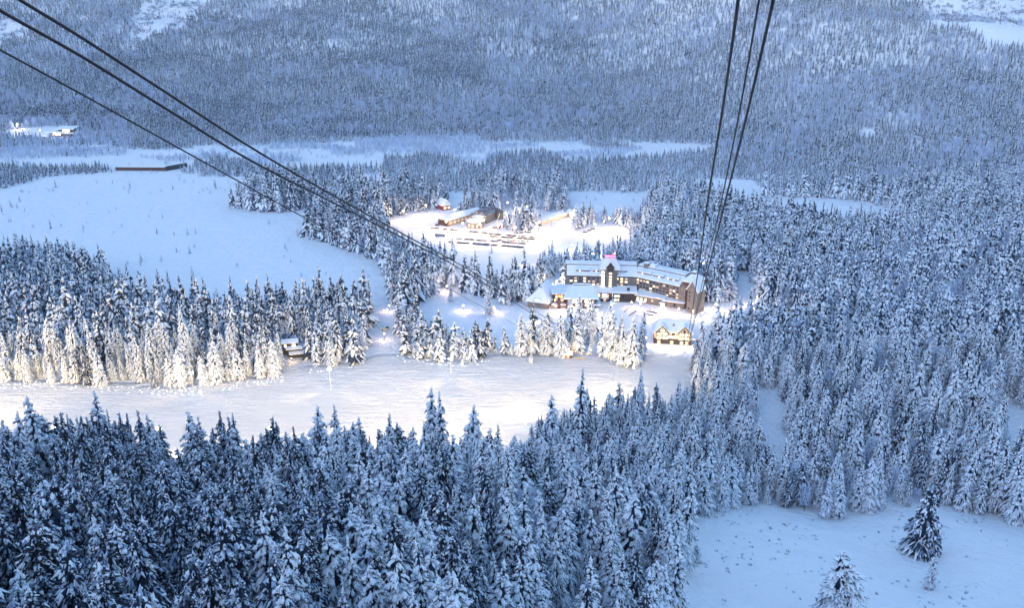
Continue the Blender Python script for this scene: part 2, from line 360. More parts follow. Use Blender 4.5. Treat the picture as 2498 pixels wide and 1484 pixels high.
for k, (H, r_, wh, nb, sn, hg, pf, db, fr) in enumerate(near_par):
    C, T = spruce(100+k, H, r_, int(wh*1.2), nb+1, 3, min(.97, sn+.06) if k < 9 else sn*.72, hg, .06, .5, pf, db, True, fr, 5, .8)
    NEAR.append((C.mesh('crown', TM, True), T.mesh('trunk', TM, True), H, r_))
    C.add(T.v, T.f, 3)
    proto('a_near_%02d' % k, C, TM, True)
for k in range(9):
    (H, r_, wh, nb, sn, hg, pf, db, fr) = near_par[k]
    proto('b_mid_%02d' % k, spruce(200+k, H, r_, int(wh*.7), 7, 2, sn, hg, .05, .4, pf, False, fr=fr+.1, twigs=0, wf=1.5), TM, True)
for k in range(4):
    (H, r_, wh, nb, sn, hg, pf, db, fr) = near_par[9+k]
    proto('b_mie_%02d' % k, spruce(250+k, H, r_, int(wh*.7), 7, 2, sn+.12, hg, .05, .4, pf, False, fr=fr+.15, twigs=0, wf=1.4), TM, True)
for k in range(7):
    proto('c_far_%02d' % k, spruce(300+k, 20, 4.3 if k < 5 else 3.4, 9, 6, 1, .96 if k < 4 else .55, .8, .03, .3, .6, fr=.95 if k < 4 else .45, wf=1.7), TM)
for k in range(4):
    proto('d_bare_%02d' % k, frosted(400+k, 15+k, 4.8, 420), [M_RIME, M_BARK])
I_NEAR, N_NEAR = 0, 9; I_DARK, N_DARK = 9, 4; I_MID, N_MID = 13, 9; I_MDK = 22; I_FAR, N_FAR = I_MID+13, 7; I_BARE, N_BARE = I_FAR+7, 4

def instancer(name, pts, rot, scl, pick):
    me = bpy.data.meshes.new(name); n = len(pts); me.vertices.add(n)
    me.vertices.foreach_set('co', np.asarray(pts, np.float32).ravel())
    for nm, ty, arr in (('rot', 'FLOAT_VECTOR', rot), ('scl', 'FLOAT_VECTOR', scl), ('pick', 'INT', pick)):
        a = me.attributes.new(nm, ty, 'POINT')
        a.data.foreach_set('vector' if ty == 'FLOAT_VECTOR' else 'value', np.asarray(arr, np.float32 if ty != 'INT' else np.int32).ravel())
    o = bpy.data.objects.new(name, me); COL.objects.link(o)
    g = bpy.data.node_groups.new(name, 'GeometryNodeTree')
    g.interface.new_socket('Geometry', in_out='INPUT', socket_type='NodeSocketGeometry')
    g.interface.new_socket('Geometry', in_out='OUTPUT', socket_type='NodeSocketGeometry')
    gi = g.nodes.new('NodeGroupInput'); go = g.nodes.new('NodeGroupOutput')
    ci = g.nodes.new('GeometryNodeCollectionInfo'); ci.inputs['Collection'].default_value = PROTO
    ci.inputs['Separate Children'].default_value = True; ci.inputs['Reset Children'].default_value = True
    ip = g.nodes.new('GeometryNodeInstanceOnPoints'); ip.inputs['Pick Instance'].default_value = True
    def attr(nm, ty):
        a = g.nodes.new('GeometryNodeInputNamedAttribute'); a.data_type = ty; a.inputs['Name'].default_value = nm
        return a.outputs['Attribute']
    g.links.new(gi.outputs[0], ip.inputs['Points']); g.links.new(ci.outputs[0], ip.inputs['Instance'])
    g.links.new(attr('pick', 'INT'), ip.inputs['Instance Index'])
    er = g.nodes.new('FunctionNodeEulerToRotation'); g.links.new(attr('rot', 'FLOAT_VECTOR'), er.inputs[0])
    g.links.new(er.outputs[0], ip.inputs['Rotation']); g.links.new(attr('scl', 'FLOAT_VECTOR'), ip.inputs['Scale'])
    g.links.new(ip.outputs[0], go.inputs[0])
    md = o.modifiers.new('planting', 'NODES'); md.node_group = g
    return o

rs = np.random.RandomState(11)
def jgrid(x0, x1, y0, y1, sp):
    x, y = np.meshgrid(np.arange(x0, x1, sp), np.arange(y0, y1, sp))
    x = x+rs.uniform(-.42, .42, x.shape)*sp; y = y+rs.uniform(-.42, .42, y.shape)*sp
    return x.ravel(), y.ravel()
def wedge(x, y, m=1.35, pad=50): return np.abs(x) < .60*m*np.maximum(y, 40)+pad
parts = []
for (y0, y1, sp) in [(45, 640, 7.3), (640, 1150, 6.8), (1150, 1700, 6.2), (1700, 2750, 6.3)]:
    x, y = jgrid(-2300, 2300, y0, y1, sp); k = wedge(x, y); x, y = x[k], y[k]
    parts.append((x, y))
fx = np.concatenate([p[0] for p in parts]); fy = np.concatenate([p[1] for p in parts])
k = ~(mask(fx, fy, CLEAR) | mask(fx, fy, HIGH, 3.2)) | mask(fx, fy, ISL+GROVE+FING, .8); fx, fy = fx[k], fy[k]
s_ = fy-foot(fx)
# natural thinning: small gaps where snow shows
dens = fbm(fx/45.+9, fy/38., 3)
keep = rs.rand(len(fx)) < np.where(s_ > 60, .97-.35*sstep(.3, .6, dens), .97-.5*sstep(.38, .6, dens))
fx, fy, s_ = fx[keep], fy[keep], s_[keep]
fz = height(fx, fy); n = len(fx)
ppx, ppy, dep = proj(fx, fy, fz)
big = fbm(fx/120., fy/90.+30, 3)
hsc = rs.normal(1, .22, n).clip(.45, 1.4)*(1+.22*big)
hsc *= np.where(s_ > 0, .80-.12*sstep(100, 700, s_), np.where(dep > 1150, .80, 1.0))
hsc *= np.where((ppy < 475) & (s_ < 0), .62, 1)*np.where(s_ > 0, .92, 1)
hsc *= np.where(rs.rand(n) < .13, .55, 1)                       # young trees
hsc *= np.where(dep < 640, .94, 1)*np.where((ppx > 950) & (ppx < 1570) & (ppy > 480) & (ppy < 690), .66, 1)
wsc = hsc*rs.uniform(.80, 1.08, n)*np.where(dep < 640, .97, 1.0)
spire = (rs.rand(n) < .05) & (dep < 900); hsc[spire] *= 1.22
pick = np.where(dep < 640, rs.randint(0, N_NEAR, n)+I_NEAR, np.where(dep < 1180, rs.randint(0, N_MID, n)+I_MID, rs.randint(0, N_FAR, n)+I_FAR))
# bare broadleaf stands: along the river, by the car park, on the right
isl = mask(fx, fy, ISL, .8)
barep = .03+.9*isl+.35*((ppx < 330) & (ppy > 300) & (ppy < 360))+.35*((ppx > 2080) & (ppy > 590) & (ppy < 780))+.25*((ppx > 1180) & (ppx < 1620) & (ppy > 480) & (ppy < 600))+.10*((ppx > 1800) & (ppy > 800))+.42*sstep(.0, .3, fbm(fx/130.+70, fy/70., 3))*(s_ > -40)
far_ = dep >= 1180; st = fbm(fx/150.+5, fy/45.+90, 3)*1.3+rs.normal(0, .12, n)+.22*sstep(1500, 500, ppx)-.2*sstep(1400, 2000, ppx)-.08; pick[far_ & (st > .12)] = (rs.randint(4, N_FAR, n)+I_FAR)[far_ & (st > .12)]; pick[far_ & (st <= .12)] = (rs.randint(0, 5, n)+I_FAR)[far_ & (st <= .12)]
dk = (dep < 640) & (rs.rand(n) < .85*sstep(1300, 300, ppx)*sstep(1080, 1300, ppy)+.12); pick[dk] = rs.randint(0, N_DARK, dk.sum())+I_DARK  # darker, less snowy kinds toward lower left, partly standing in for deep shade
dm = (dep >= 640) & (dep < 1180) & (rs.rand(n) < np.where(ppx < 1300, .55, .22)); pick[dm] = rs.randint(0, 4, dm.sum())+I_MDK
bare = rs.rand(n) < barep; rowf = (ppy > 1110) & (ppy < 1330) & (ppx < 1650); hsc[rowf] = np.minimum(hsc[rowf], 1.03); fr_ = (ppx > 960) & (ppx < 1262) & (ppy > 815) & (ppy < 890); hsc[fr_] *= .82; nearf = dep < 260; hsc[nearf] = np.minimum(hsc[nearf], .9); hsc[isl] *= .7; wsc[isl] *= .8
pick[bare] = rs.randint(0, N_BARE, bare.sum())+I_BARE
rot = np.stack([rs.normal(0, .045, n), rs.normal(0, .045, n), rs.uniform(0, 6.283, n)], -1)
scl = np.stack([wsc, wsc, hsc], -1)
# ---- the 300 spruces that show largest become things of their own
tx, ty, td = proj(fx, fy, fz+26*hsc*.75)
inframe = (tx > 10) & (tx < 2488) & (ty > 20) & (ty < 1470) & ~bare
size = np.where(inframe, 27*hsc*FP/dep, 0)
NAMED = 262
big_i = np.argsort(-size)[:NAMED]
is_big = np.zeros(n, bool); is_big[big_i] = True
KINDS_TXT = ['round-shouldered', 'tall pointed', 'broad drooping', 'twin-topped', 'slim steep', 'short thickly caked', 'wide-skirted', 'thinly dusted', 'blunt heavy-headed', 'dark loose', 'dark slender', 'dark broad', 'dark twin-topped']
def put_tree(k, loc, rz, sx, sz, label, group, tilt=(0, 0)):
    cm, tm, H, r_ = NEAR[k]
    e = empty('snowy_spruce', loc, rz); e.scale = (sx, sx, sz); e.rotation_euler = (tilt[0], tilt[1], rz)
    c = bpy.data.objects.new('crown', cm); COL.objects.link(c); c.parent = e
    t_ = bpy.data.objects.new('trunk', tm); COL.objects.link(t_); t_.parent = e
    tag(e, label, 'tree', group); return e
def region(px, py):
    row = 'lowest edge of the picture' if py > 1330 else ('middle of the dark foreground wood' if py > 1180 else 'edge of the foreground wood below the ski run')
    c = 'far left' if px < 400 else 'left' if px < 800 else 'centre left' if px < 1200 else 'centre' if px < 1600 else 'right of centre' if px < 2000 else 'far right'
    return c, row
seen_ = set()
for i in sorted(big_i, key=lambda q: ty[q]):
    kk = int(pick[i]); lab_ = '%s snow-laden spruce %s' % (KINDS_TXT[kk], place(tx[i], ty[i]))
    while lab_ in seen_: lab_ = lab_.replace(' snow-laden', '')+', lower one'
    seen_.add(lab_)
    put_tree(kk, (fx[i], fy[i], fz[i]), rot[i, 2], wsc[i], hsc[i],
             lab_, 'spruces of the foreground wood', (rot[i, 0], rot[i, 1]))
km = ~is_big
conif = km & ~bare
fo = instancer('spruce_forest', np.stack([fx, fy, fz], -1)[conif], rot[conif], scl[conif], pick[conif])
tag(fo, 'dense snow-covered spruce forest across the valley floor and mountainside', 'forest', kind='stuff')
bo = instancer('frosted_wood', np.stack([fx, fy, fz], -1)[bare], rot[bare], scl[bare], pick[bare])
tag(bo, 'pale rime-covered bare broadleaf wood scattered among the spruces', 'wood', kind='stuff')
print('TREES', n, conif.sum(), bare.sum())

# ---- single trees one can point at: (base px, base py, top py, kind, label)
single = [
 (2246,1350,1186,9,'large broad snowy spruce standing alone in the bottom right snowfield'),
 (2034,1530,1348,8,'snowy spruce cut by the bottom edge of the photo in the right snowfield'),
 (2268,1436,1350,0,'small pointed spruce just below the large broad one in the snowfield'),
 (1698,1372,1330,5,'tiny spruce sapling at the left side of the bottom right snowfield'),
 (1273,866,765,0,'bright floodlit spruce, leftmost of the row at the head of the ski run'),
 (1296,862,777,7,'thin floodlit spruce with bare lower trunk beside the leftmost of the row'),
 (1334,859,756,2,'dark-sided spruce behind a small white one at the head of the ski run'),
 (1333,866,806,5,'small white spruce in front of the dark-sided one at the head of the ski run'),
 (1367,868,762,6,'widest floodlit spruce above the orange-lit hut at the ski run'),
 (1391,836,722,7,'dark spruce with fairy lights in front of the hotel pavilion, left of three'),
 (1412,834,716,1,'tallest dark spruce in front of the hotel pavilion, middle of three'),
 (1434,836,727,3,'dark spruce in front of the hotel pavilion, right of three'),
 (1403,855,789,2,'short leaning white spruce beside the fairy-light spruce'),
 (1484,868,736,1,'tall spruce with fairy lights at the left of the grove before the lodge'),
 (1494,874,771,3,'twin-topped floodlit spruce in the middle of the grove before the lodge'),
 (1512,866,765,7,'narrow grey spruce at the back of the grove before the lodge'),
 (1518,888,789,6,'bright wide-skirted spruce at the front of the grove before the lodge'),
 (1543,892,774,0,'bright pointed spruce, front right of the grove before the lodge'),
 (1566,867,756,4,'slim dark spruce with bare trunk, rightmost of the grove before the lodge'),
 (1295,885,861,5,'snow-buried sapling alone on the upper edge of the ski run'),
 (1846,684,626,1,'dark spruce behind the snowy road right of the hotel'),
 (1868,750,682,6,'pale wide spruce at the right edge of the lit road by the hotel'),
 (1100,735,690,1,'lone spruce in the lit snow left of the hotel'),
 (1192,770,708,7,'thin spruce beside the path left of the hotel pavilion'),
 (1240,745,690,4,'slim spruce standing left of the steep hotel pavilion'),
 (1600,650,612,1,'dark spruce on the lit snow behind the hotel roof'),
 (226,1165,955,4,'tallest thin spire rising against the ski run at the left'),
 (68,1200,968,1,'pointed spruce top rising at the far left against the ski run'),
 (455,1180,1008,0,'pointed spruce rising beside the gap in the left foreground wood'),
 (812,1170,990,4,'dark slim spire rising against the ski run left of centre'),
 (773,1160,992,0,'pale pointed spruce just left of the dark slim spire'),
 (1050,1130,945,1,'tall spruce breaking the skyline below the middle floodlight pole'),
 (1075,1135,958,4,'slim spruce touching the tall one below the middle floodlight pole'),
 (1417,1110,900,4,'highest dark spire against the bright ski run at centre right'),
 (1345,1115,965,1,'pointed spruce left of the highest dark spire'),
 (1155,1140,988,0,'pointed spruce against the ski run between the centre spires'),
]
for (bx, by, ty_, kk, lab) in single:
    if 'spire' in lab or 'rising' in lab or 'skyline' in lab or 'touching' in lab or 'against the ski run' in lab or 'highest dark' in lab:
        by += 22; bx = CX+(bx-CX)*(6685-by)/(6685-ty_)
    g_ = gp(bx, by); _, _, d_ = proj(g_.x, g_.y, g_.z)
    el = (math.atan2(CAM_Z-g_.z, g_.y)); H = (by-ty_)*float(d_)/FP/math.cos(R(PITCH))/(1+.0)
    H *= 1.0/(1.0+0.0)
    # correct for the top leaning nearer the eye
    for _ in range(6):
        _, yy, _ = proj(g_.x, g_.y, g_.z+H); H *= (by-ty_)/max(1.0, by-float(yy))
    s = H/NEAR[kk][2]; put_tree(kk, g_, random.Random(bx).uniform(0, 6.28), s*(1.35 if 'large broad snowy' in lab and by < 1400 and bx == 2246 else .95 if bx == 2268 else 1.35 if by > 1300 else 1.1 if H < 40 else .9), s, lab, 'single spruces')

# ---- low growth poking out of the snow
def twig_bush(seed):
    rg = random.Random(seed); C = MB()
    for k in range(16):
        a = rg.uniform(0, 6.28); r_ = rg.uniform(0, .9); c = Vector((math.cos(a)*r_, math.sin(a)*r_, 0)); d = Vector((rg.uniform(-.6, .6), rg.uniform(-.6, .6), 1)).normalized()
        l = rg.uniform(.4, 1.2); s = d.orthogonal()*.09; C.add([c-s, c+s, c+d*l], [(0, 1, 2)], k % 2)
    C.add([(-.7, -.3, .0), (.7, -.4, 0), (.5, .5, 0), (-.5, .5, 0), (0, 0, .55)], [(0, 1, 4), (1, 2, 4), (2, 3, 4), (3, 0, 4)], 0)
    return C
for k in range(3): proto('e_twig_%02d' % k, twig_bush(500+k), [M_RIME, M_BARK])
I_TW = I_BARE+N_BARE
def scatter(name, polys, n, box, smin, smax, picks, thr, label, fs=40.):
    x = rs.uniform(box[0], box[1], n); y = rs.uniform(box[2], box[3], n)
    k = mask(x, y, polys, .3) & (fbm(x/fs, y/fs+3, 3) > thr); x, y = x[k], y[k]; m = len(x)
    s = rs.uniform(smin, smax, m)
    o = instancer(name, np.stack([x, y, height(x, y)-.05], -1), np.stack([np.zeros(m), np.zeros(m), rs.uniform(0, 6.28, m)], -1), np.stack([s, s, s*rs.uniform(.7, 1.2, m)], -1), rs.choice(picks, m))
    tag(o, label, 'shrubs', kind='stuff'); return o
scatter('twig_scrub', [MEADOW, PISTE[12:0:-1] if False else MEADOW], 3800, (20, 420, 150, 420), .3, 1.1, [I_TW, I_TW+1, I_TW+2], .08, 'frosted twig scrub poking through the bottom right snowfield', 14.)
scatter('field_saplings', [FIELD, LOTSNOW], 1500, (-800, 100, 700, 1500), .12, .38, [I_MID+1, I_MID+4, I_BARE, I_BARE+1], .12, 'tiny scattered saplings and bushes on the wide open snowfield', 30.)
scatter('river_brush', [RIVER, GAP1], 5200, (-1000, 600, 1150, 1650), .3, .55, [I_BARE, I_BARE+1, I_BARE+2, I_TW], .10, 'low grey frosted brush along the snow-covered river', 90.)
scatter('slope_scrub', HIGH, 60000, (-1500, 1700, 1700, 2750), .14, .42, [I_BARE, I_BARE+3, I_FAR+5, I_FAR+6], -.06, 'low frosted scrub on the open snowy mountain slopes', 35.)
scatter('pond_brush', [PONDS, BACK2, GLADE], 900, (0, 700, 480, 1300), .15, .35, [I_BARE, I_BARE+2, I_MID], .15, 'small frosted bushes on the snowy clearings right of centre', 40.)

mm = MB(); rm_ = random.Random(4)
vv = [(math.cos(a)*r_*rm_.uniform(.8, 1.2), math.sin(a)*r_*rm_.uniform(.8, 1.2), z) for r_, z in ((1.2, -.2), (.95, .45), (.5, .78)) for a in [k*math.pi/5 for k in range(10)]]+[(0, 0, .9)]
mm.add(vv, [(r*10+k, r*10+(k+1) % 10, (r+1)*10+(k+1) % 10, (r+1)*10+k) for r in range(2) for k in range(10)]+[(20+k, 20+(k+1) % 10, 30) for k in range(10)], 0)
proto('f_mound', mm, [M_SNOW], True)
BANK = [poly((-60,928),(60,930),(250,940),(440,948),(520,940),(600,928),(690,918),(690,932),(600,945),(520,962),(440,968),(250,956),(0,948),(-60,948)), poly((745,896),(860,888),(860,900),(750,912)), poly((968,868),(1130,884),(1200,872),(1200,884),(1120,896),(968,882))]
scatter('snow_mounds', BANK, 9000, (-420, 20, 470, 640), .25, .9, [I_TW+3], -.3, 'lumpy ploughed snow mounds along the forest edge of the run', 20.)

scatter('slope_rocks', HIGH, 60000, (-1500, 1700, 1700, 2750), 2.0, 6.5, [I_TW, I_TW+1, I_TW+2], -.05, 'dark rocks and bare scrub breaking through the high snow slopes', 28.)
# ------------------------------------------------------------------ building materials
M_STONE = mat('grey_shingle_wall', (.165, .15, .145), .85, noise=(.8, (.21, .19, .18)))
M_DARKW = mat('dark_timber', (.045, .038, .038), .8)
M_BROWN = mat('red_brown_timber', (.12, .06, .05), .8, noise=(.7, (.09, .05, .045)))
M_TRIM = mat('grey_fascia', (.10, .10, .115), .7)
M_GLASS = mat('dark_glass', (.015, .018, .03), .15)
M_LIT = mat('lit_window', (.9, .7, .4), .4, emit=(1, .72, .38), estr=.45)
M_LITDIM = mat('dim_lit_window', (.7, .5, .35), .4, emit=(1, .62, .36), estr=.09)
M_LITW = mat('bright_lit_window', (1, .9, .7), .4, emit=(1, .86, .6), estr=.9)
M_LAMP = mat('lamp_glass', (1, 1, 1), .3, emit=(1, .95, .82), estr=14)
M_LAMPO = mat('warm_lamp_glass', (1, .8, .5), .3, emit=(1, .72, .42), estr=4)
M_REDL = mat('red_light', (1, .1, .1), .3, emit=(1, .05, .06), estr=6)
M_PINK = mat('pink_neon_sign', (1, .3, .45), .3, emit=(1, .16, .30), estr=.22)
M_TAN = mat('tan_siding', (.42, .33, .22), .8, noise=(.6, (.36, .28, .2)))
M_CREAM = mat('cream_plaster', (.62, .54, .40), .8)
M_RED = mat('red_paint', (.30, .05, .04), .6)
M_STEEL = mat('galvanised_steel', (.45, .45, .46), .5, metal=.4)
M_POLE = mat('pale_pole_paint', (.6, .6, .6), .6)
M_ROPE = mat('greased_steel_rope', (.012, .012, .016), .5)
M_TYRE = mat('tyre_rubber', (.02, .02, .02), .9)
M_YEL = mat('yellow_paint', (.7, .45, .05), .6)

class Fr:
    """a local frame inside a thing"""
    def __init__(s, ox=0, oy=0, a=0.0): s.o = (ox, oy); s.c = math.cos(a); s.s = math.sin(a)
    def __call__(s, v): return (s.o[0]+v[0]*s.c-v[1]*s.s, s.o[1]+v[0]*s.s+v[1]*s.c, v[2])
class FB(MB):
    def __init__(s, fr=None): super().__init__(); s.fr = fr or Fr()
    def add(s, vs, fs, m=0): super().add([s.fr(v) for v in vs], fs, m)
    def bx(s, x0, x1, y0, y1, z0, z1, m=0): s.box(((x0+x1)/2, (y0+y1)/2, z0), (x1-x0, y1-y0, z1-z0), 0, m)
    def roof(s, x0, x1, y0, y1, z, h, hip0=0, hip1=0, th=.7, yr=.5, m=0, mb=1, axis='x'):
        """snow slab over a hip or gable roof; ridge along x (or y)"""
        if axis == 'y':
            f0 = s.fr; s.fr = lambda v: f0((v[1], v[0], v[2])); x0, x1, y0, y1 = y0, y1, x0, x1
        ym = y0+(y1-y0)*yr; r0, r1 = x0+hip0, x1-hip1
        v = [(x0, y0, z), (x1, y0, z), (x1, y1, z), (x0, y1, z), (x0, y0, z+th), (x1, y0, z+th), (x1, y1, z+th), (x0, y1, z+th), (r0, ym, z+th+h), (r1, ym, z+th+h)]
        s.add(v, [(4, 5, 9, 8), (6, 7, 8, 9)], m)
        s.add(v, [(7, 4, 8), (5, 6, 9)], m if (hip0 or hip1) else m)
        s.add(v, [(0, 1, 5, 4), (1, 2, 6, 5), (2, 3, 7, 6), (3, 0, 4, 7)], m)
        s.add([(x0+.3, y0+.3, z-.25), (x1-.3, y0+.3, z-.25), (x1-.3, y1-.3, z-.25), (x0+.3, y1-.3, z-.25), (x0+.3, y0+.3, z-.01), (x1-.3, y0+.3, z-.01), (x1-.3, y1-.3, z-.01), (x0+.3, y1-.3, z-.01)],
              [(3, 2, 1, 0), (4, 5, 6, 7), (0, 1, 5, 4), (1, 2, 6, 5), (2, 3, 7, 6), (3, 0, 4, 7)], mb)
        if axis == 'y': s.fr = f0
    def prof(s, x0, x1, pr, m=0):
        n = len(pr); v = [(x0, y, z) for y, z in pr]+[(x1, y, z) for y, z in pr]
        s.add(v, [tuple(range(n)), tuple(range(2*n-1, n-1, -1))]+[(i, i+n, (i+1) % n+n, (i+1) % n) for i in range(n)], m)
def slabs(fb, x0, x1, pr, th, m=0):
    """snow lying along a roof profile"""
    n = len(pr); fb.prof(x0, x1, [(y, z+.02) for y, z in pr]+[(y, z+th) for y, z in pr[::-1]], m)
def win(parent, fr, x, y, z, w, h, m, face=-1):
    b = FB(fr); b.bx(x-w/2, x+w/2, y-.08, y+.02, z, z+h, 0)
    return b.obj('window', [m], parent)
def at(A, B):
    d = B-A; return math.atan2(d.y, d.x), math.hypot(d.x, d.y)
rg = random.Random(3)

# ------------------------------------------------------------------ the big hotel
A = gp(1378, 721); B = gp(1548, 725); Cc = gp(1664, 753)
a1, L1 = at(A, B); a2, L2 = at(B, Cc)
A.z = min(A.z, B.z, Cc.z)
hotel = empty('hotel', A, a1)
tag(hotel, 'large grey chateau-style hotel with snowy roofs, bent long wing and central tower', 'hotel')
f1 = Fr(); f2 = Fr(L1, 0, a2-a1)
PR = [(0, -3), (0, 20), (9, 25.2), (9, 26.6), (17, 26.8), (22, 20), (22, -3)]
w1 = FB(f1); w1.prof(0, L1+4, PR); w1.obj('wing_wall', [M_STONE], hotel)
w2 = FB(f2); w2.prof(-2, L2+2, [(y+.01, z-.01) for y, z in PR]); w2.obj('wing_wall', [M_STONE], hotel)
for k, (f, x0, x1) in enumerate(((f1, 1.2, L1+1.5), (f2, -2.5, L2-3))):
    r_ = FB(f); d = .03*k
    slabs(r_, x0, x1, [(-1.6, 19.2+d), (8.6, 25.1+d)], .8, 0); slabs(r_, x0-1.4 if k == 0 else x0, x1, [(8.7, 26.7+d), (17.4, 26.9+d), (23, 19.8+d)], .7, 0)
    r_.bx(x0, x1, 8.75, 8.95, 25.6, 26.65, 1)
    r_.bx(x0, x1, -.07, -.01, 17.9, 19.2, 2)  # dark strip stands in for the recessed, shaded band under the eave
    r_.obj('roof', [M_SNOW, M_TRIM, M_DARKW], hotel)
def dormer(f, x0, x1, nlit):
    b = FB(f); b.bx(x0, x1, 2.2, 7, 21.2, 23.6, 0); b.prof(x0-.4, x1+.4, [(1.3, 23.5), (1.3, 24.2), (8.4, 25.6), (8.4, 24.8)], 1)
    o = b.obj('dormer', [M_DARKW, M_SNOW], hotel)
    for i in range(nlit):
        x = rg.uniform(x0+.8, x1-.8); g_ = FB(f); g_.bx(x-.45, x+.45, 2.1, 2.25, 21.9, 23.0, 0); g_.obj('pane', [M_LIT], o)
def pxl(px, w=None): return (px-1378)/170*L1
for a_, b_, nl in ((1403.6, 1438, 1), (1445, 1460, 1), (1513.7, 1527.5, 0)): dormer(f1, pxl(a_), pxl(b_), nl)
for a_, b_, nl in ((.0, .30, 1), (.34, .56, 1), (.62, .86, 2)): dormer(f2, a_*L2, b_*L2, nl)
LITP = {(0, 1): 1, (1, 0): 0, (3, 0): 1, (0, 1): 0, (1, 1): 1, (5, 1): 1, (3, 1): 2, (4, 1): 2, (2, 2): 2, (5, 2): 1}
for row, z in enumerate((15.9, 13.2, 10.5)):
    for c in range(7):
        q_ = {(0, 1): M_LIT, (1, 0): M_LITDIM, (3, 0): M_LIT, (1, 1): M_LIT, (3, 1): M_LIT, (4, 1): M_LITDIM, (5, 1): M_LITDIM, (2, 2): M_LITDIM, (5, 2): M_LIT, (6, 2): M_LITDIM}.get((c, row), M_GLASS)
        win(hotel, f1, pxl(1392.5+c*10.9), 0, z, 2.1, 1.3, q_)
    for c in range(3):
        q_ = M_LIT if (c, row) in ((0, 0), (1, 0), (1, 1), (2, 1)) else (M_LITDIM if rg.random() < .3 else M_GLASS)
        win(hotel, f1, pxl(1504+c*10.9), 0, z, 2.1, 1.3, q_)
for row, z in enumerate((15.9, 13.2, 10.5, 7.8)):
    for c in range(13):
        q_ = rg.choice([M_GLASS]*14+[M_LIT]*2+[M_LITDIM]*4)
        win(hotel, f2, 2.5+c*(L2-6)/12.6, 0, z-.0, 2.0, 1.3, q_)
# tower
tx = pxl(1486); tb = FB(f1)
tb.bx(tx-6.5, tx+6.5, -2.2, 16, -3, 26, 0); tb.bx(tx-3.4, tx+3.4, -4.2, 2, -3, 28, 0); tb.bx(tx-2.6, tx+2.6, -4.4, -4.15, 23.8, 27.6, 1)
tb.prof(tx-3.4, tx+3.4, [(-4.2, 28), (-4.2, 28.1), (2, 28.1), (2, 28)], 0)
tb.add([(tx-3.6, -4.3, 27.8), (tx+3.6, -4.3, 27.8), (tx, -4.3, 32.6), (tx-3.6, 4, 27.8), (tx+3.6, 4, 27.8), (tx, 4, 32.6)], [(0, 1, 2), (3, 5, 4)], 1)
tb.obj('tower_wall', [M_STONE, M_DARKW], hotel)
tr = FB(f1)
tr.roof(tx-9, tx+9, -3, 17, 25.4, 8.2, 5.2, 5.2, .7, .5, 0, 1)
for sgn in (-1, 1):       # front gable slopes
    x = tx; v = [(x, -5.2, 33.2), (x+sgn*4.6, -5.2, 27.2), (x+sgn*4.6, 6, 27.2), (x, 6, 33.2), (x, -5.2, 33.9), (x+sgn*4.9, -5.2, 27.8), (x+sgn*4.9, 6, 27.8), (x, 6, 33.9)]
    tr.add(v, [(0, 1, 2, 3), (7, 6, 5, 4), (0, 4, 5, 1), (1, 5, 6, 2), (2, 6, 7, 3)], 0)
tr.obj('tower_roof', [M_SNOW, M_TRIM], hotel)
sg = FB(f1); sg.bx(tx-4.6, tx+4.6, 5.6, 6.0, 34.2, 36.2, 0); sg.bx(tx-4.9, tx+4.9, 5.5, 6.1, 34.0, 34.2, 1)
for k in (-4, 0, 4): sg.bx(tx+k-.1, tx+k+.1, 6.05, 6.2, 33.5, 36.3, 1)
sg.obj('roof_sign', [M_PINK, M_DARKW], hotel)
bc = FB(f1); bc.box((tx+3.6, 6, 36.7), (.5, .5, .5), 0, 1); bc.tube([(tx+3.6, 6, 37.2), (tx+3.6, 6, 38.4)], [.7, .4], 8, 0); bc.obj('red_beacon', [M_REDL, M_DARKW], hotel)
for z in (22.0, 18.9, 16.1, 13.3, 10.7):
    win(hotel, f1, tx-6.0, -2.2, z, 2.6, 1.7, M_LITW); win(hotel, f1, tx+.3, -4.2, z, 2.3, 1.5, M_LIT)
ch = FB(f2); ch.bx(3, 7, 8, 12, 22, 30, 0); ch.bx(2.7, 7.3, 7.7, 12.3, 30.02, 30.7, 1); ch.obj('chimney', [M_STONE, M_SNOW], hotel)
bx_ = FB(f2); bx_.bx(8, 13, 10, 15, 24, 28.5, 0); bx_.roof(7.6, 13.4, 9.6, 15.4, 28.5, 1.0, 2, 2, .6); bx_.obj('roof_box', [M_STONE, M_TRIM] if False else [M_SNOW, M_STONE], hotel)
# end block on the right
e1 = FB(f2); e1.bx(L2-1, L2+10, 1, 18, -3, 24, 0); e1.obj('end_block', [M_BROWN], hotel)
e2 = FB(f2); e2.roof(L2-2, L2+11.2, 0, 19, 23.9, 5.5, 5, 5, .8); e2.box((L2+4.5, 9.5, 29.7), (4, 4, 1.5), 0, 1); e2.box((L2+4.5, 9.5, 31.2), (5, 5, 1.6), 0, 0, (.5, .5)); e2.obj('end_roof', [M_SNOW, M_TRIM], hotel)
fe = Fr(*f2((L2+6.5, -5, 0))[:2], (a2-a1)-.15)
e3 = FB(fe); e3.bx(0, 9, 0, 12, -3, 21, 0); e3.add([(0, 0, 21), (9, 0, 21), (4.5, 0, 28.5), (0, 12, 21), (9, 12, 21), (4.5, 12, 28.5)], [(0, 1, 2), (3, 5, 4)], 0); e3.obj('gable_tower', [M_STONE], hotel)
e4 = FB(fe)
for sgn in (-1, 1):
    x = 4.5; v = [(x, -.8, 28.6), (x+sgn*5.8, -.8, 18.8), (x+sgn*5.2, 12, 20), (x, 12, 28.6), (x, -.8, 29.5), (x+sgn*6.1, -.8, 19.5), (x+sgn*5.5, 12, 20.7), (x, 12, 29.5)]
    e4.add(v, [(0, 1, 2, 3), (7, 6, 5, 4), (0, 4, 5, 1), (1, 5, 6, 2), (2, 6, 7, 3)], 0)
e4.obj('gable_roof', [M_SNOW], hotel)
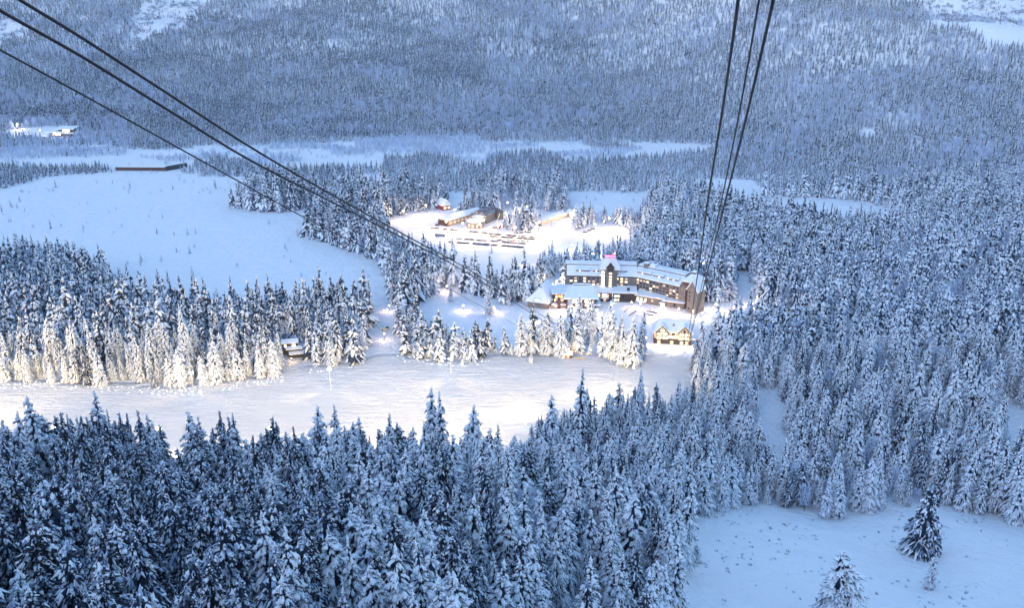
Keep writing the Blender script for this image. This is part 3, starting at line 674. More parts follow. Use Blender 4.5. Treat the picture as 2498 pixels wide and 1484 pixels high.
for z in (17, 13.5, 10, 3): win(hotel, fe, 2.2, 0, z, 1.3, 1.5, M_GLASS)
win(hotel, fe, 6.6, 0, 1.2, 1.6, 2.2, M_LITW)
# low flat-roofed front range
P0 = gp(1454, 737); P1 = gp(1552, 737); q_ = P0-A; ca, sa = math.cos(-a1), math.sin(-a1)
def loc(p, o=A, a=a1):
    d = p-o; return (d.x*math.cos(-a)-d.y*math.sin(-a), d.x*math.sin(-a)+d.y*math.cos(-a))
x0, y0 = loc(P0); x1, y1 = loc(P1); yf = (y0+y1)/2
p = FB(f1); p.bx(-7, x1, yf, -.2, -3, 8.4, 0); p.obj('front_range_wall', [M_DARKW], hotel)
p = FB(f1); p.prof(-8, x1+.6, [(yf-1, 8.3), (yf-1, 9.2), (-.15, 10.6), (-.15, 8.4)], 0); p.box((x1-7, yf+4, 9.5), (2.2, 1.8, 2), 0, 1); p.obj('front_range_roof', [M_SNOW, M_DARKW], hotel)
for (wx, z, w_, h_, m_) in ((1461, 4.4, 1.6, 2.6, M_LIT), (1474, 4.4, 4.2, 2.8, M_LIT), (1482, 4.2, 2, 2.6, M_LITDIM), (1501, 4.4, 1.6, 1.8, M_LITW), (1508, 4.4, 1.6, 1.8, M_LITW), (1501, 1.2, 1.7, 1.6, M_LITW), (1508, 1.2, 1.4, 1.5, M_LIT), (1475, .6, 2.4, 2.2, M_LITDIM), (1520, 4, 2.2, 2.4, M_GLASS)):
    x_ = x0+(wx-1454)/98*(x1-x0); win(hotel, f1, x_, yf, z, w_, h_, m_)
p = FB(f1); xx = x0+(1474-1454)/98*(x1-x0); p.bx(xx-3.5, xx+3.5, yf-1.8, yf, 3.3, 3.9, 0); p.obj('balcony', [M_SNOW], hotel)
# low right range, two steps
Q0 = gp(1550, 737); Q1 = gp(1617, 748); Q2 = gp(1668, 755)
for k, (q0, q1, ze) in enumerate(((Q0, Q1, 6.6), (Q1, Q2, 5.4))):
    lx, ly = loc(q0); aa, ll = at(q0, q1); f = Fr(lx, ly, aa-a1)
    b = FB(f); b.bx(0, ll, 0, 14, -3, ze, 0); b.obj('low_range_wall', [M_STONE], hotel)
    b = FB(f); b.prof(-1.2 if k else -.8, ll+(.8 if k else 1.5), [(-1.5, ze), (-1.5, ze+.8), (15, ze+2.6), (15, ze+1.6)], 0); b.bx(-1, ll+.6, -1.2, 15, ze-.3, ze-.02, 1); b.obj('low_range_roof', [M_SNOW, M_DARKW], hotel)
    if k == 0:
        for wx, m_ in ((2, M_LITW), (5, M_LITW), (9, M_LIT), (15, M_LITDIM)): win(hotel, f, wx, 0, 2.6, 1.5, 2.0, m_)
        b = FB(f); b.bx(1, 10, -3.5, -.1, 1.8, 2.4, 0); b.obj('porch_roof', [M_SNOW], hotel)
        b = FB(f); b.bx(ll-2.6, ll+2, -3, -.05, 3.4, 4.1, 0); b.bx(ll-2.2, ll-2, -2.8, -2.6, -1, 3.4, 1); b.bx(ll+1.4, ll+1.6, -2.8, -2.6, -1, 3.4, 1); b.bx(ll-1.6, ll+1, -.2, -.05, -.5, 3.2, 2); b.obj('entrance_canopy', [M_SNOW, M_DARKW, M_LITW], hotel)
    else: win(hotel, f, ll*.55, 0, 1.2, 1.6, 2.6, M_GLASS)
# centre pavilion with hipped roof
R0 = gp(1381, 753); lx, ly = loc(R0); f = Fr(lx, ly, -.04-a1)
b = FB(f); b.bx(0, 25, 0, 20, -3, 9.4, 0); b.obj('pavilion_wall', [M_BROWN], hotel)
b = FB(f); b.roof(-2.2, 27.4, -2.2, 22, 9.2, 7.6, 8, 6, .9, .62); b.bx(6, 20.5, 11.6, 13.6, 17.2, 18.3, 0); b.bx(6.1, 20.4, 11.45, 11.6, 16.9, 17.6, 1); b.bx(20, 28.5, -4.5, -2.4, 4.6, 5.4, 0); b.bx(26, 29, -4.4, 8, 4.7, 5.5, 0); b.obj('pavilion_roof', [M_SNOW, M_TRIM], hotel)
for wx, z, w_, h_, m_ in ((7, 5.2, 3, 2.4, M_LITW), (12, 5.2, 2, 2, M_LIT), (17, 5.6, 2.8, 2, M_LITW), (17.5, 2.4, 3.2, 1.6, M_LITW), (4, 1.6, 3.2, 2.4, M_LITW), (10, 1.2, 4, 2.6, M_LIT), (22.5, 1.0, 1.6, 2.2, M_GLASS)): win(hotel, f, wx, 0, z, w_, h_, m_)
# orange-lit entrance between the pavilions
E0 = gp(1356, 752); lx, ly = loc(E0); f = Fr(lx, ly, -a1)
b = FB(f); b.bx(-3, 8.5, 5, 24, -3, 11, 0); b.bx(1.4, 3.6, -1.5, 5, -3, 8, 0); b.obj('entrance_wall', [M_BROWN], hotel)
b = FB(f); b.bx(-3.5, 9, 4.2, 26, 11.02, 11.9, 0); b.bx(-.5, 6.5, 1, 4.9, 6.6, 7.3, 0); b.bx(-4, 1.2, -2.5, 3, 3.4, 4.1, 0); b.bx(3.8, 8, -2.5, 3, 3.4, 4.1, 0); b.obj('entrance_roof', [M_SNOW], hotel)
M_ORG = mat('orange_lit_window', (.9, .5, .2), .4, emit=(1, .42, .14), estr=.6)
for wx, z in ((.6, 7.6), (3.2, 7.6), (5.2, 7.6), (-.5, 4.4), (5.5, 4.4), (-1.6, .4), (5.6, .4)): win(hotel, f, wx, 5, z, 1.5, 2.2, M_ORG)
# left pavilion, turned, steep ridge with flat cap
S0 = gp(1287, 749); lx, ly = loc(S0); f = Fr(lx, ly, -.36-a1)
b = FB(f); b.bx(0, 18, 0, 29, -3, 5.6, 0); b.obj('left_pavilion_wall', [M_STONE], hotel)
b = FB(f); b.roof(-1.6, 19.6, -1.6, 30, 5.4, 10.5, 10, 2.5, .8, .5, 0, 1, 'y'); b.bx(7.6, 10.4, 8, 28, 15.6, 16.8, 0); b.bx(7.8, 10.2, 7.7, 7.98, 15.3, 16.6, 1); b.obj('left_pavilion_roof', [M_SNOW, M_TRIM], hotel)
b = FB(f); b.bx(6.5, 11.5, -.6, 4, 5.9, 8.0, 0); b.bx(6, 12, -1.3, 5.5, 8.02, 8.8, 1); o = b.obj('dormer', [M_STONE, M_SNOW], hotel)
g_ = FB(f); g_.bx(7.2, 10.8, -.75, -.61, 6.4, 7.7, 0); g_.obj('pane', [M_LITW], o)

# ------------------------------------------------------------------ half-timbered lodge
A3 = gp(1594, 838); B3 = gp(1686, 843); a3, L3 = at(A3, B3)
lodge = empty('half_timbered_lodge', A3, a3); tag(lodge, 'brightly lit half-timbered lodge with twin front gables and a snowy roof', 'lodge')
s = L3
M_GLOW = mat('lamplit_plaster', (.75, .62, .42), .8)
b = FB(); b.bx(0, s, 0, 13, -3, 4.2, 0); b.obj('ground_floor', [M_DARKW], lodge)
b = FB(); b.bx(.3, s-.3, .4, 13, 4.22, 10, 0)
for gx_ in (.22, .80):
    c = gx_*s; b.bx(c-4.6, c+4.6, -1.2, .38, 3.9, 10, 0); b.add([(c-4.8, -1.2, 10.02), (c+4.8, -1.2, 10.02), (c, -1.2, 15.4), (c-4.8, 6, 10.02), (c+4.8, 6, 10.02), (c, 6, 15.4)], [(0, 1, 2), (0, 3, 4, 1)], 0)
b.obj('upper_wall', [M_GLOW], lodge)
b = FB()
for gx_ in (.22, .80):
    c = gx_*s
    for x in (-4.6, -2.3, 0, 2.3, 4.6): b.bx(c+x-.16, c+x+.16, -1.36, -1.2, 3.9, 10+max(0, 4.6-abs(x))*1.0, 0)
    for z in (3.9, 6.8, 9.8): b.bx(c-4.7, c+4.7, -1.38, -1.21, z, z+.35, 0)
    b.bx(c-2.4, c+2.4, -1.38, -1.21, 12.3, 12.6, 0)
    for sx in (-1, 1):
        for (xa, za, xb, zb) in ((.2, 4.2, 2.1, 6.8), (2.5, 7.1, 4.4, 9.7), (.2, 10.2, 2.2, 12.2)):
            b.add([(c+sx*xa, -1.37, za), (c+sx*(xa+.3), -1.37, za), (c+sx*(xb+.3), -1.37, zb), (c+sx*xb, -1.37, zb)], [(0, 1, 2, 3)], 0)
        b.add([(c+sx*5.4, -1.5, 9.5), (c+sx*4.6, -1.5, 9.5), (c, -1.5, 14.6), (c, -1.5, 15.6)], [(0, 1, 2, 3)], 0)
for k in range(8): b.bx(.36*s+k*1.6, .36*s+k*1.6+.25, .25, .39, 4.3, 10, 0)
b.bx(.36*s, .66*s, .24, .38, 7, 7.35, 0); b.bx(.47*s, .55*s, .2, .38, 7.4, 9.6, 0)
b.bx(0, s, -.6, -.35, 4.0, 4.3, 0)
b.obj('timber_frame', [M_DARKW], lodge)
b = FB(); b.roof(-1.4, s+1.4, -1.2, 15, 9.8, 7.4, 5.5, 5.5, .8, .5, 0, 1)
for gx_ in (.22, .80):
    c = gx_*s
    for sx in (-1, 1):
        v = [(c, -2, 15.6), (c+sx*6.6, -2, 8.8), (c+sx*6.2, 6, 9.2), (c, 7, 15.6), (c, -2, 16.3), (c+sx*6.9, -2, 9.4), (c+sx*6.5, 6, 9.8), (c, 7.4, 16.3)]
        b.add(v, [(0, 1, 2, 3), (7, 6, 5, 4), (0, 4, 5, 1), (1, 5, 6, 2)], 0)
c = s*.51; b.add([(c-1.4, 2.6, 13.4), (c+1.4, 2.6, 13.4), (c, 2.6, 15.4)], [(0, 1, 2)], 1)
for sx in (-1, 1): b.add([(c, 2.2, 16.0), (c+sx*2.1, 2.2, 13.6), (c+sx*2.1, 4, 13.8), (c, 6, 16.0)], [(0, 1, 2, 3)], 0)
b.obj('roof', [M_SNOW, M_DARKW], lodge)
for gx_ in (.22, .80):
    for x, z, m_ in ((-3, 4.6, M_LITW), (1.1, 4.6, M_LITW), (-3.1, 7.6, M_LIT), (1.2, 7.6, M_LITW), (-.9, 10.4, M_GLASS if gx_ > .5 else M_LITW)):
        b = FB(); b.bx(gx_*s+x, gx_*s+x+1.7, -1.34, -1.22, z, z+1.7, 0); b.obj('window', [m_], lodge)
for k in range(4):
    b = FB(); b.bx(.38*s+k*2.3, .38*s+k*2.3+1.5, .3, .37, 4.8, 6.6, 0); b.obj('window', [M_LITW], lodge)
for k, x in enumerate((.14, .48, .74, .88)):
    b = FB(); b.bx(x*s-1.2, x*s+1.2, -.12, -.02, .2, 2.8, 0); b.obj('door', [M_LITDIM], lodge)
b = FB(); b.bx(s-1, s+3.6, -1, 1, 5, 5.5, 0); b.bx(s+3.2, s+3.5, -.8, .8, -1, 5, 1); b.obj('side_porch', [M_SNOW, M_DARKW], lodge)

# ------------------------------------------------------------------ day lodge and houses by the car park
def house(name, p0, p1, depth, wh, rh, label, cat, wallm, roofm=M_SNOW, hip=0, wins=0, wm=M_LIT, axis='x', gableM=None, over=.8):
    a_, l_ = at(p0, p1); e = empty(name, p0, a_); tag(e, label, cat)
    b = FB(); b.bx(0, l_, 0, depth, -2.5, wh, 0)
    if not hip:
        if axis == 'x': b.add([(0, 0, wh+.01), (0, depth, wh+.01), (0, depth/2, wh+rh), (l_, 0, wh+.01), (l_, depth, wh+.01), (l_, depth/2, wh+rh)], [(0, 1, 2), (3, 5, 4)], 0)
        else: b.add([(0, 0, wh+.01), (l_, 0, wh+.01), (l_/2, 0, wh+rh), (0, depth, wh+.01), (l_, depth, wh+.01), (l_/2, depth, wh+rh)], [(0, 1, 2), (3, 5, 4)], 0)
    b.obj('wall', [wallm], e)
    b = FB(); b.roof(-over, l_+over, -over, depth+over, wh, rh, hip, hip, .6, .5, 0, 1, axis); b.obj('roof', [roofm, M_DARKW], e)
    for k in range(wins):
        x = l_*(k+.5)/wins; b = FB(); b.bx(x-l_/wins*.28, x+l_/wins*.28, -.08, .02, wh*.3, wh*.72, 0); b.obj('window', [wm], e)
    return e, a_, l_
e, _, _ = house('long_day_lodge', gp(1096, 552), gp(1176, 528), 17, 6.4, 3.2, 'long tan lodge with a broad snow-covered roof beside the car park', 'lodge', M_TAN, wins=9, wm=M_LITDIM)
b = FB(); b.bx(-2.5, 0, 2, 15, 0, 4.5, 0); b.obj('end_porch', [M_BROWN], e)
# round hall
c0 = gp(1159, 556)
rh_ = empty('round_hall', c0); tag(rh_, 'many-sided hall with a glowing yellow flat roof in front of the day lodge', 'hall')
n = 10
def ngon(rad, z0, z1, m, nn=n, capm=None):
    v = [(rad*math.cos(2*math.pi*k/nn), rad*math.sin(2*math.pi*k/nn)+6, z) for z in (z0, z1) for k in range(nn)]
    return v, [(k, (k+1) % nn, (k+1) % nn+nn, k+nn) for k in range(nn)]+[tuple(range(nn, 2*nn))]
b = FB(); v, f_ = ngon(10.2, -2, 6.6, 0); b.add(v, f_, 0); b.obj('wall', [mat('stone_cladding', (.30, .26, .25), .9, noise=(.7, (.22, .19, .19)))], rh_)
b = FB(); v, f_ = ngon(10.8, 6.62, 7.3, 0); b.add(v, f_, 0); v, f_ = ngon(9, 7.32, 8.0, 0); b.add(v, f_, 0); b.obj('roof', [M_SNOW], rh_)
for k in range(4):
    a_ = -math.pi/2+(k-1.5)*.5; b = FB(Fr(10.0*math.cos(a_), 6+10.0*math.sin(a_), a_+math.pi/2)); b.bx(-1.1, 1.1, -.2, .3, 1.2, 4.6, 0); b.obj('window', [M_LITDIM], rh_)
e, _, _ = house('link_hall', gp(1172, 549), gp(1196, 541), 12, 8.2, 1.4, 'yellow-lit link building between the round hall and the dark-roofed block', 'building', M_CREAM, hip=3, wins=3, wm=M_LIT)
e, _, _ = house('dark_roofed_block', gp(1188, 546), gp(1212, 534), 20, 9.5, 4.2, 'tall dark-roofed grey block behind the crane truck', 'building', M_STONE, roofm=mat('bare_dark_roof', (.07, .07, .085), .7, noise=(.25, (.3, .3, .34))))
e, _, _ = house('grey_gabled_wing', gp(1214, 537), gp(1228, 535), 14, 9, 3, 'narrow grey gabled wing at the right of the dark-roofed block', 'building', M_STONE, roofm=M_TRIM, axis='y')
e, _, _ = house('red_gabled_house', gp(1081, 514), gp(1100, 511), 22, 5.5, 7, 'small steep-roofed house with red front gable behind spruces', 'house', M_RED, axis='y', wins=2)
e, _, _ = house('small_snowy_house', gp(1257, 522), gp(1272, 522), 9, 4, 2.6, 'small lit house with snowy roof among trees behind the car park', 'house', M_CREAM, wins=2, wm=M_LITW)
e, _, _ = house('garage_shed', gp(1273, 521), gp(1288, 519), 8, 3.4, 1.2, 'dark low garage shed right of the small lit house', 'shed', M_DARKW)
e, _, _ = house('long_low_building', gp(1322, 549), gp(1384, 529), 14, 3.6, 1.8, 'long low white-roofed building right of the car park', 'building', M_CREAM, wins=8, wm=M_LITDIM)
e, _, _ = house('gabled_cottage', gp(1390, 531), gp(1404, 530), 11, 4.4, 3.4, 'brightly lit cottage at the far end of the side road', 'cottage', M_CREAM, axis='y', wins=2, wm=M_LITW)
# far villa on the left
V0 = gp(122, 333); V1 = gp(176, 333); av, lv = at(V0, V1)
vil = empty('hillside_villa', V0, av); tag(vil, 'low modern villa with stacked flat snowy roofs and glowing windows at far left', 'villa')
b = FB(); b.bx(0, lv*.62, 0, 14, -4, 7, 0); b.bx(lv*.35, lv, 6, 20, -4, 12, 0); b.bx(lv*.55, lv+3, 2, 16, -4, 5, 0); b.obj('wall', [M_BROWN], vil)
b = FB(); b.prof(-6, lv*.66, [(-4, 7.1), (-4, 8.1), (16, 9), (16, 7.9)], 0); b.prof(lv*.22, lv+3, [(2, 12.1), (2, 13.2), (24, 15.4), (24, 14.2)], 0); b.prof(lv*.5, lv+9, [(-2, 5.3), (-2, 6.2), (14, 7), (14, 6)], 0); b.obj('roof', [M_SNOW], vil)
for x, z, m_ in ((.16, 2, M_LITDIM), (.3, 2, M_LITW), (.44, 2.5, M_LITW)):
    b = FB(); b.bx(x*lv-2, x*lv+2, -.12, .02, z, z+3.6, 0); b.obj('window', [m_], vil)
for x in (.6, .7, .8):
    b = FB(); b.bx(x*lv-2, x*lv+2, 5.85, 6.0, 8, 11, 0); b.obj('window', [M_LITW], vil)
# long dark barn across the river flat
e, ab, lb = house('long_barn', gp(282, 416), gp(404, 417), 12, 5.2, .6, 'long dark barn with snowy flat roof between the big snowfield and river', 'barn', M_BROWN)
b = FB(Fr(lb, 0, .95)); b.bx(0, 36, -1, 9, -2.5, 6, 0); b.obj('angled_end', [M_DARKW], e)
b = FB(Fr(lb, 0, .95)); b.bx(-.3, 36.5, 1.5, 10, 6.02, 6.6, 0); b.obj('angled_roof', [M_SNOW], e)
# tiered ski-lift hut
H0 = gp(694, 876); hut = empty('tiered_hut', H0, .22); tag(hut, 'dark hut with three stepped snowy roofs at the forest edge', 'hut')
b = FB(); b.bx(-1, 10, 6.5, 11, -1, 9.2, 0); b.bx(2, 12.5, 3.2, 6.4, -1, 5.6, 0); b.bx(4, 13.6, 0, 3.1, -1, 2.9, 0); b.obj('wall', [M_DARKW], hut)
b = FB(); b.prof(-1.8, 10.6, [(5.9, 9.25), (5.9, 9.8), (11.6, 10.9), (11.6, 10.3)], 0); b.prof(1.4, 13, [(2.4, 5.65), (2.4, 6.2), (6.4, 7), (6.4, 6.4)], 0); b.prof(3.4, 14.2, [(-.8, 2.95), (-.8, 3.5), (3.15, 4.2), (3.15, 3.6)], 0); b.obj('roof', [M_SNOW], hut)
for x, w_ in ((.3, 1.4), (6, 2.2)):
    b = FB(); b.bx(x, x+w_, 6.35, 6.49, 6.4, 8.2, 0); b.obj('window', [M_LITW], hut)
# grey container by the trees
g_ = gp(805, 886); b = FB(); b.bx(-3, 3, 0, 5, -1, 9.6, 0); b.bx(-3.2, 3.2, -.2, 5.2, 9.62, 10.1, 1)
for k in range(7): b.bx(-2.8+k*.85, -2.6+k*.85, -.1, -.01, -.5, 9.2, 0)
o = b.obj('grey_shed', [mat('grey_sheet_metal', (.26, .27, .34), .7), M_SNOW], loc=g_); tag(o, 'tall grey metal shed half hidden by white spruces at the run edge', 'shed')
# buried hut near it
g_ = gp(823, 887); b = FB(); b.bx(-1.8, 1.8, 0, 3, -1, 2, 0); b.roof(-2.3, 2.3, -.5, 3.5, 2, 1.2, .6, .6, .7, m=1, mb=0); o = b.obj('small_hut', [M_BROWN, M_SNOW], loc=g_); tag(o, 'little snow-capped wooden hut right of the grey metal shed', 'hut')
# orange lit warming hut at the head of the run
g_ = gp(1385, 874); e = empty('warming_hut', g_, -.1); tag(e, 'small orange-lit hut under a snowy roof at the top edge of the run', 'hut')
b = FB(); b.bx(-5, 3, 0, 5, -1, 2.6, 0); b.obj('wall', [M_BROWN], e)
b = FB(); b.roof(-5.8, 3.8, -.8, 5.8, 2.6, 1.2, 1, 1, .6); b.obj('roof', [M_SNOW, M_DARKW], e)
for x in (-3.6, -.6): b = FB(); b.bx(x, x+1.6, -.1, -.01, .6, 2, 0); b.obj('window', [M_ORG], e)
b = MB()
for x in (4, 7, 10, 13): b.tube([(x, -2, -.3), (x+.1, -2, 1.4)], .09, 5, 0)
b.tube([(4, -2, 1.2), (7, -2.1, .9), (10, -2, 1.2), (13, -2, .9)], .12, 4, 0); b.tube([(4, -2, .7), (7, -2.1, .4), (10, -2, .7), (13, -2, .5)], .12, 4, 0)
o = b.obj('rope_fence', [M_YEL], loc=g_); tag(o, 'low orange barrier beside the small orange-lit hut', 'barrier')

# ------------------------------------------------------------------ small structures on the hotel lawn
def wallette(pa, pb, h, label, mt=M_DARKW):
    A_, B_ = gp(*pa), gp(*pb); a_, l_ = at(A_, B_); b = FB(); b.bx(0, l_, -.25, .25, -.6, h, 0); b.bx(-.1, l_+.1, -.35, .35, h+.01, h+.35, 1)
    for k in range(int(l_/2.5)+1): b.bx(k*2.5-.1, k*2.5+.1, -.32, .32, -.6, h-.05, 0)
    o = b.obj('garden_wall', [mt, M_SNOW], loc=A_, rz=a_); tag(o, label, 'wall')
wallette((1534, 771), (1552, 759), .9, 'dark slanting terrace wall in front of the hotel, left of four')
wallette((1522, 762), (1536, 750), .8, 'short dark terrace wall nearest the hotel front')
wallette((1576, 759), (1602, 765), .9, 'upper of two parallel dark terrace walls above the lodge')
wallette((1578, 768), (1594, 771), .9, 'lower of two parallel dark terrace walls above the lodge')
# banner and fence panel near the run head
A_ = gp(1434, 866); b = MB(); b.box((0, 0, 1.2), (5.5, .12, 1.5), .9, 0); b.box((-1.6, -2, -.4), (.14, .14, 3), 0, 1); b.box((1.6, 2, -.4), (.14, .14, 3), 0, 1)
o = b.obj('banner', [mat('white_cloth', (.75, .77, .8), .8), M_DARKW], loc=A_); tag(o, 'pale slanting banner on posts beside two standing people', 'banner')

# ------------------------------------------------------------------ vehicles
def car_mesh(name, paint, van=False):
    b = MB(); L_, W_ = (5.2, 2.0) if van else (4.6, 1.85); h1 = 1.0
    pr = [(-L_/2, .35), (-L_/2, .85), (-L_*.42, h1), (L_*.24, h1), (L_*.46, .82), (L_/2, .6), (L_/2, .35)]
    for sgn, rev in ((1, False),):
        n_ = len(pr); v = [(x, -W_/2, z) for x, z in pr]+[(x, W_/2, z) for x, z in pr]
        b.add(v, [tuple(range(n_-1, -1, -1)), tuple(range(n_, 2*n_))]+[(i, (i+1) % n_, (i+1) % n_+n_, i+n_) for i in range(n_)], 0)
    r0, r1 = (-L_*.46, L_*.2) if van else (-L_*.36, L_*.12); zt = 1.9 if van else 1.45
    b.box(((r0+r1)/2, 0, h1), (r1-r0+.5, W_-.12, zt-h1), 0, 1, (r1-r0-.3, W_-.45)); b.box(((r0+r1)/2, 0, zt+.005), (r1-r0-.25, W_-.42, .14), 0, 2)
    for x in (-L_*.31, L_*.31):
        for y in (-W_/2+.05, W_/2-.05): b.tube([(x, y-.11, .33), (x, y+.11, .33)], .33, 10, 3)
    for y in (-.6, .6): b.box((L_/2-.02, y, .6), (.08, .3, .16), 0, 4)
    return b.mesh(name, [paint, M_GLASS, M_SNOW, M_TYRE, M_STEEL])
PAINTS = [('black', (.01, .01, .012)), ('dark blue', (.02, .03, .08)), ('dark red', (.16, .015, .015)), ('grey', (.12, .12, .13)), ('white', (.75, .75, .76)), ('silver', (.45, .46, .48)), ('red', (.5, .03, .03)), ('green', (.03, .07, .05))]
CM = {}
for nm, c in PAINTS:
    m_ = mat('car_paint_'+nm.replace(' ', '_'), c, .35); CM[nm] = (car_mesh('car_'+nm.replace(' ', '_'), m_), car_mesh('van_'+nm.replace(' ', '_'), m_, True))
rc = random.Random(21)
_O = ['', 'first', 'second', 'third', 'fourth', 'fifth', 'sixth', 'seventh', 'eighth', 'ninth', 'tenth', 'eleventh', 'twelfth', 'thirteenth', 'fourteenth', 'fifteenth', 'sixteenth', 'seventeenth', 'eighteenth', 'nineteenth']
def ordn(k): return _O[k] if k < 20 else {2: 'twentieth', 3: 'thirtieth', 4: 'fortieth'}[k//10] if k % 10 == 0 else {2: 'twenty-', 3: 'thirty-', 4: 'forty-'}[k//10]+_O[k % 10]
def car(px, py, rz, col, label, group=None, van=None):
    g_ = gp(px, py); van = rc.random() < .3 if van is None else van
    o = bpy.data.objects.new('parked_van' if van else 'parked_car', CM[col][1 if van else 0]); COL.objects.link(o)
    o.location = (g_.x, g_.y, g_.z+.02); o.rotation_euler = (0, 0, rz); tag(o, label, 'van' if van else 'car', group)
def row(pa, pb, n_, cols, rowname, skip=(), rz=1.25):
    cnt = 0
    for k in range(n_):
        if k in skip: continue
        cnt += 1; u = k/(n_-1); col = rc.choice(cols); end = '' if 0 < k < n_-1 else (', leftmost of the row' if k == 0 else ', rightmost of the row')
        v = rc.random() < .3
        car(pa[0]+(pb[0]-pa[0])*u+rc.uniform(-.5, .5), pa[1]+(pb[1]-pa[1])*u, rz+rc.uniform(-.08, .08), col, '%s %s, %s from the left in the %s of the car park' % (col, 'van' if v else 'car', ordn(cnt), rowname), 'cars in the '+rowname, v)
D_ = ['black', 'black', 'dark blue', 'dark red', 'grey', 'green']; Lc = ['white', 'silver', 'red', 'white', 'grey', 'silver']
row((1098, 591), (1275, 604), 37, D_, 'nearest row', (1, 2, 3, 10, 11, 20, 24, 25))
row((1116, 583), (1184, 588), 15, Lc, 'pale left row', (3, 9))
row((1200, 589), (1282, 595.5), 19, Lc, 'pale right row', (4, 5))
row((1213, 586), (1288, 590.5), 12, ['red', 'white', 'silver', 'grey'], 'sparse fourth row', (3, 7))
row((1197, 577.5), (1302, 584.5), 23, D_, 'dark middle row', (5, 12, 13))
row((1149, 566), (1187, 569.5), 8, D_+['silver'], 'upper left row', (4,))
row((1196, 571.5), (1304, 580.5), 19, D_, 'upper right row', (6, 11, 15))
row((1056, 558), (1114, 563), 7, ['dark red', 'black', 'silver', 'grey'], 'lodge row', (2,), .3)
for (x, y, rz, c_, lb_) in ((1067, 550, .3, 'black', 'black car alone at the left end of the long tan lodge'), (1094, 568, .8, 'dark red', 'dark red car between the bus and the round hall'), (1180, 576, .1, 'red', 'bright red car alone above the dark middle row'),
        (1271, 569, 0, 'green', 'dark green car by the trees at the top right of the car park'), (1292, 568.5, 0, 'silver', 'silver car beside the dark green one under the trees'), (1309, 559, -.2, 'black', 'black car at the near end of the long low building'), (1318, 551, -.2, 'dark blue', 'dark blue car against the long low building'),
        (1427, 567, 0, 'black', 'black car on the right-hand side road, nearest of three'), (1438, 563.5, 0, 'black', 'black car on the right-hand side road, middle of three'), (1446, 559.5, 0, 'green', 'dark green van on the right-hand side road, farthest of three'), (1793, 699, -.1, 'black', 'lone black car on the snowy road right of the hotel')):
    car(x, y, rz, c_, lb_)
# bus
g_ = gp(1074, 577); e = empty('parked_bus', g_, -.12); tag(e, 'white bus with a snowy roof at the left of the car park', 'bus')
b = MB(); b.box((0, 0, .4), (11.5, 2.6, 2.7), 0, 0, (11.2, 2.5)); b.obj('body', [mat('bus_paint', (.42, .46, .40), .5)], e)
b = MB(); b.box((0, 0, 1.7), (11.53, 2.63, .9), 0, 0); b.obj('window_band', [M_GLASS], e)
b = MB(); b.box((0, 0, 3.12), (11.4, 2.6, .4), 0, 0); b.obj('roof_snow', [M_SNOW], e)
for x in (-3.8, 3.6):
    b = MB(); b.tube([(x, -1.32, .5), (x, 1.32, .5)], .5, 12, 0); b.obj('wheel', [M_TYRE], e)
# crane truck with raised boom
g_ = gp(1212, 557); e = empty('crane_truck', g_, -.1); tag(e, 'red and white crane truck with a pale boom raised toward the dark block', 'truck')
b = MB(); b.box((0, 0, .9), (9, 2.6, .9), 0, 0); b.box((3.6, 0, 1.82), (1.9, 2.5, 1.8), 0, 0, (1.5, 2.3)); b.obj('body', [M_RED], e)
b = MB(); b.box((-2.5, 0, 1.82), (4.2, 2.7, .5), 0, 0); b.obj('snowy_bed', [M_SNOW], e)
b = MB(); b.box((-1.6, 0, 2.34), (1.8, 1.8, 1.6), 0, 0); b.tube([(-1.4, 0, 3.4), (3.2, 2.5, 16.5)], [.55, .4], 4, 0); b.obj('boom', [mat('boom_paint', (.7, .7, .55), .5)], e)
for x in (-3, -1.6, 3.2):
    b = MB(); b.tube([(x, -1.3, .5), (x, 1.3, .5)], .5, 12, 0); b.obj('wheel', [M_TYRE], e)
# truck with lamps in the forest slit, snow groomer on the hotel lawn
g_ = gp(940, 806); e = empty('snow_truck', g_, -.4); tag(e, 'pale truck with small lights in the gap between the woods', 'truck')
b = MB(); b.box((0, 0, .7), (6.6, 2.3, 1.5), 0, 0, (6.3, 2.1)); b.box((1.9, 0, 2.22), (2, 2.1, 1), 0, 1, (1.4, 1.9)); b.obj('body', [mat('truck_paint', (.5, .5, .47), .5), M_GLASS], e)
for x in (-2, 2.1):
    b = MB(); b.tube([(x, -1.15, .5), (x, 1.15, .5)], .5, 12, 0); b.obj('wheel', [M_TYRE], e)
g_ = gp(1452, 809); e = empty('snow_groomer', g_, .5); tag(e, 'red snow groomer with blazing headlights crossing the snow below the hotel', 'groomer')
b = MB(); b.box((0, 0, .9), (4, 2.3, 1.0), 0, 0); b.box((.6, 0, 1.92), (1.9, 2.0, 1.3), 0, 1, (1.4, 1.8)); b.obj('body', [M_RED, M_GLASS], e)
for y in (-1.7, 1.7):
    b = MB(); b.tube([(-2.2, y-.5, .5), (-2.2, y+.5, .5)], .5, 10, 0); b.tube([(2.2, y-.5, .5), (2.2, y+.5, .5)], .5, 10, 0); b.box((0, y, .05), (4.4, 1, .95), 0, 0); b.obj('track', [M_TYRE], e)
b = MB(); b.box((3.2, 0, .1), (.3, 4.6, 1.2), 0, 0); b.obj('blade', [M_STEEL], e)
for y in (-.7, .7):
    b = MB(); b.tube([(1.4, y, 2.9), (1.6, y, 2.9)], .28, 8, 0); b.obj('headlight', [M_LAMP], e)
b = MB(); b.tube([(-2.05, 0, 1.6), (-2.0, 0, 1.6)], .25, 8, 0); b.obj('tail_light', [M_REDL], e)
l_ = bpy.data.lights.new('headlight_beam', 'SPOT'); l_.energy = 2600; l_.spot_size = R(95); l_.color = (1, .85, .6); l_.shadow_soft_size = .2
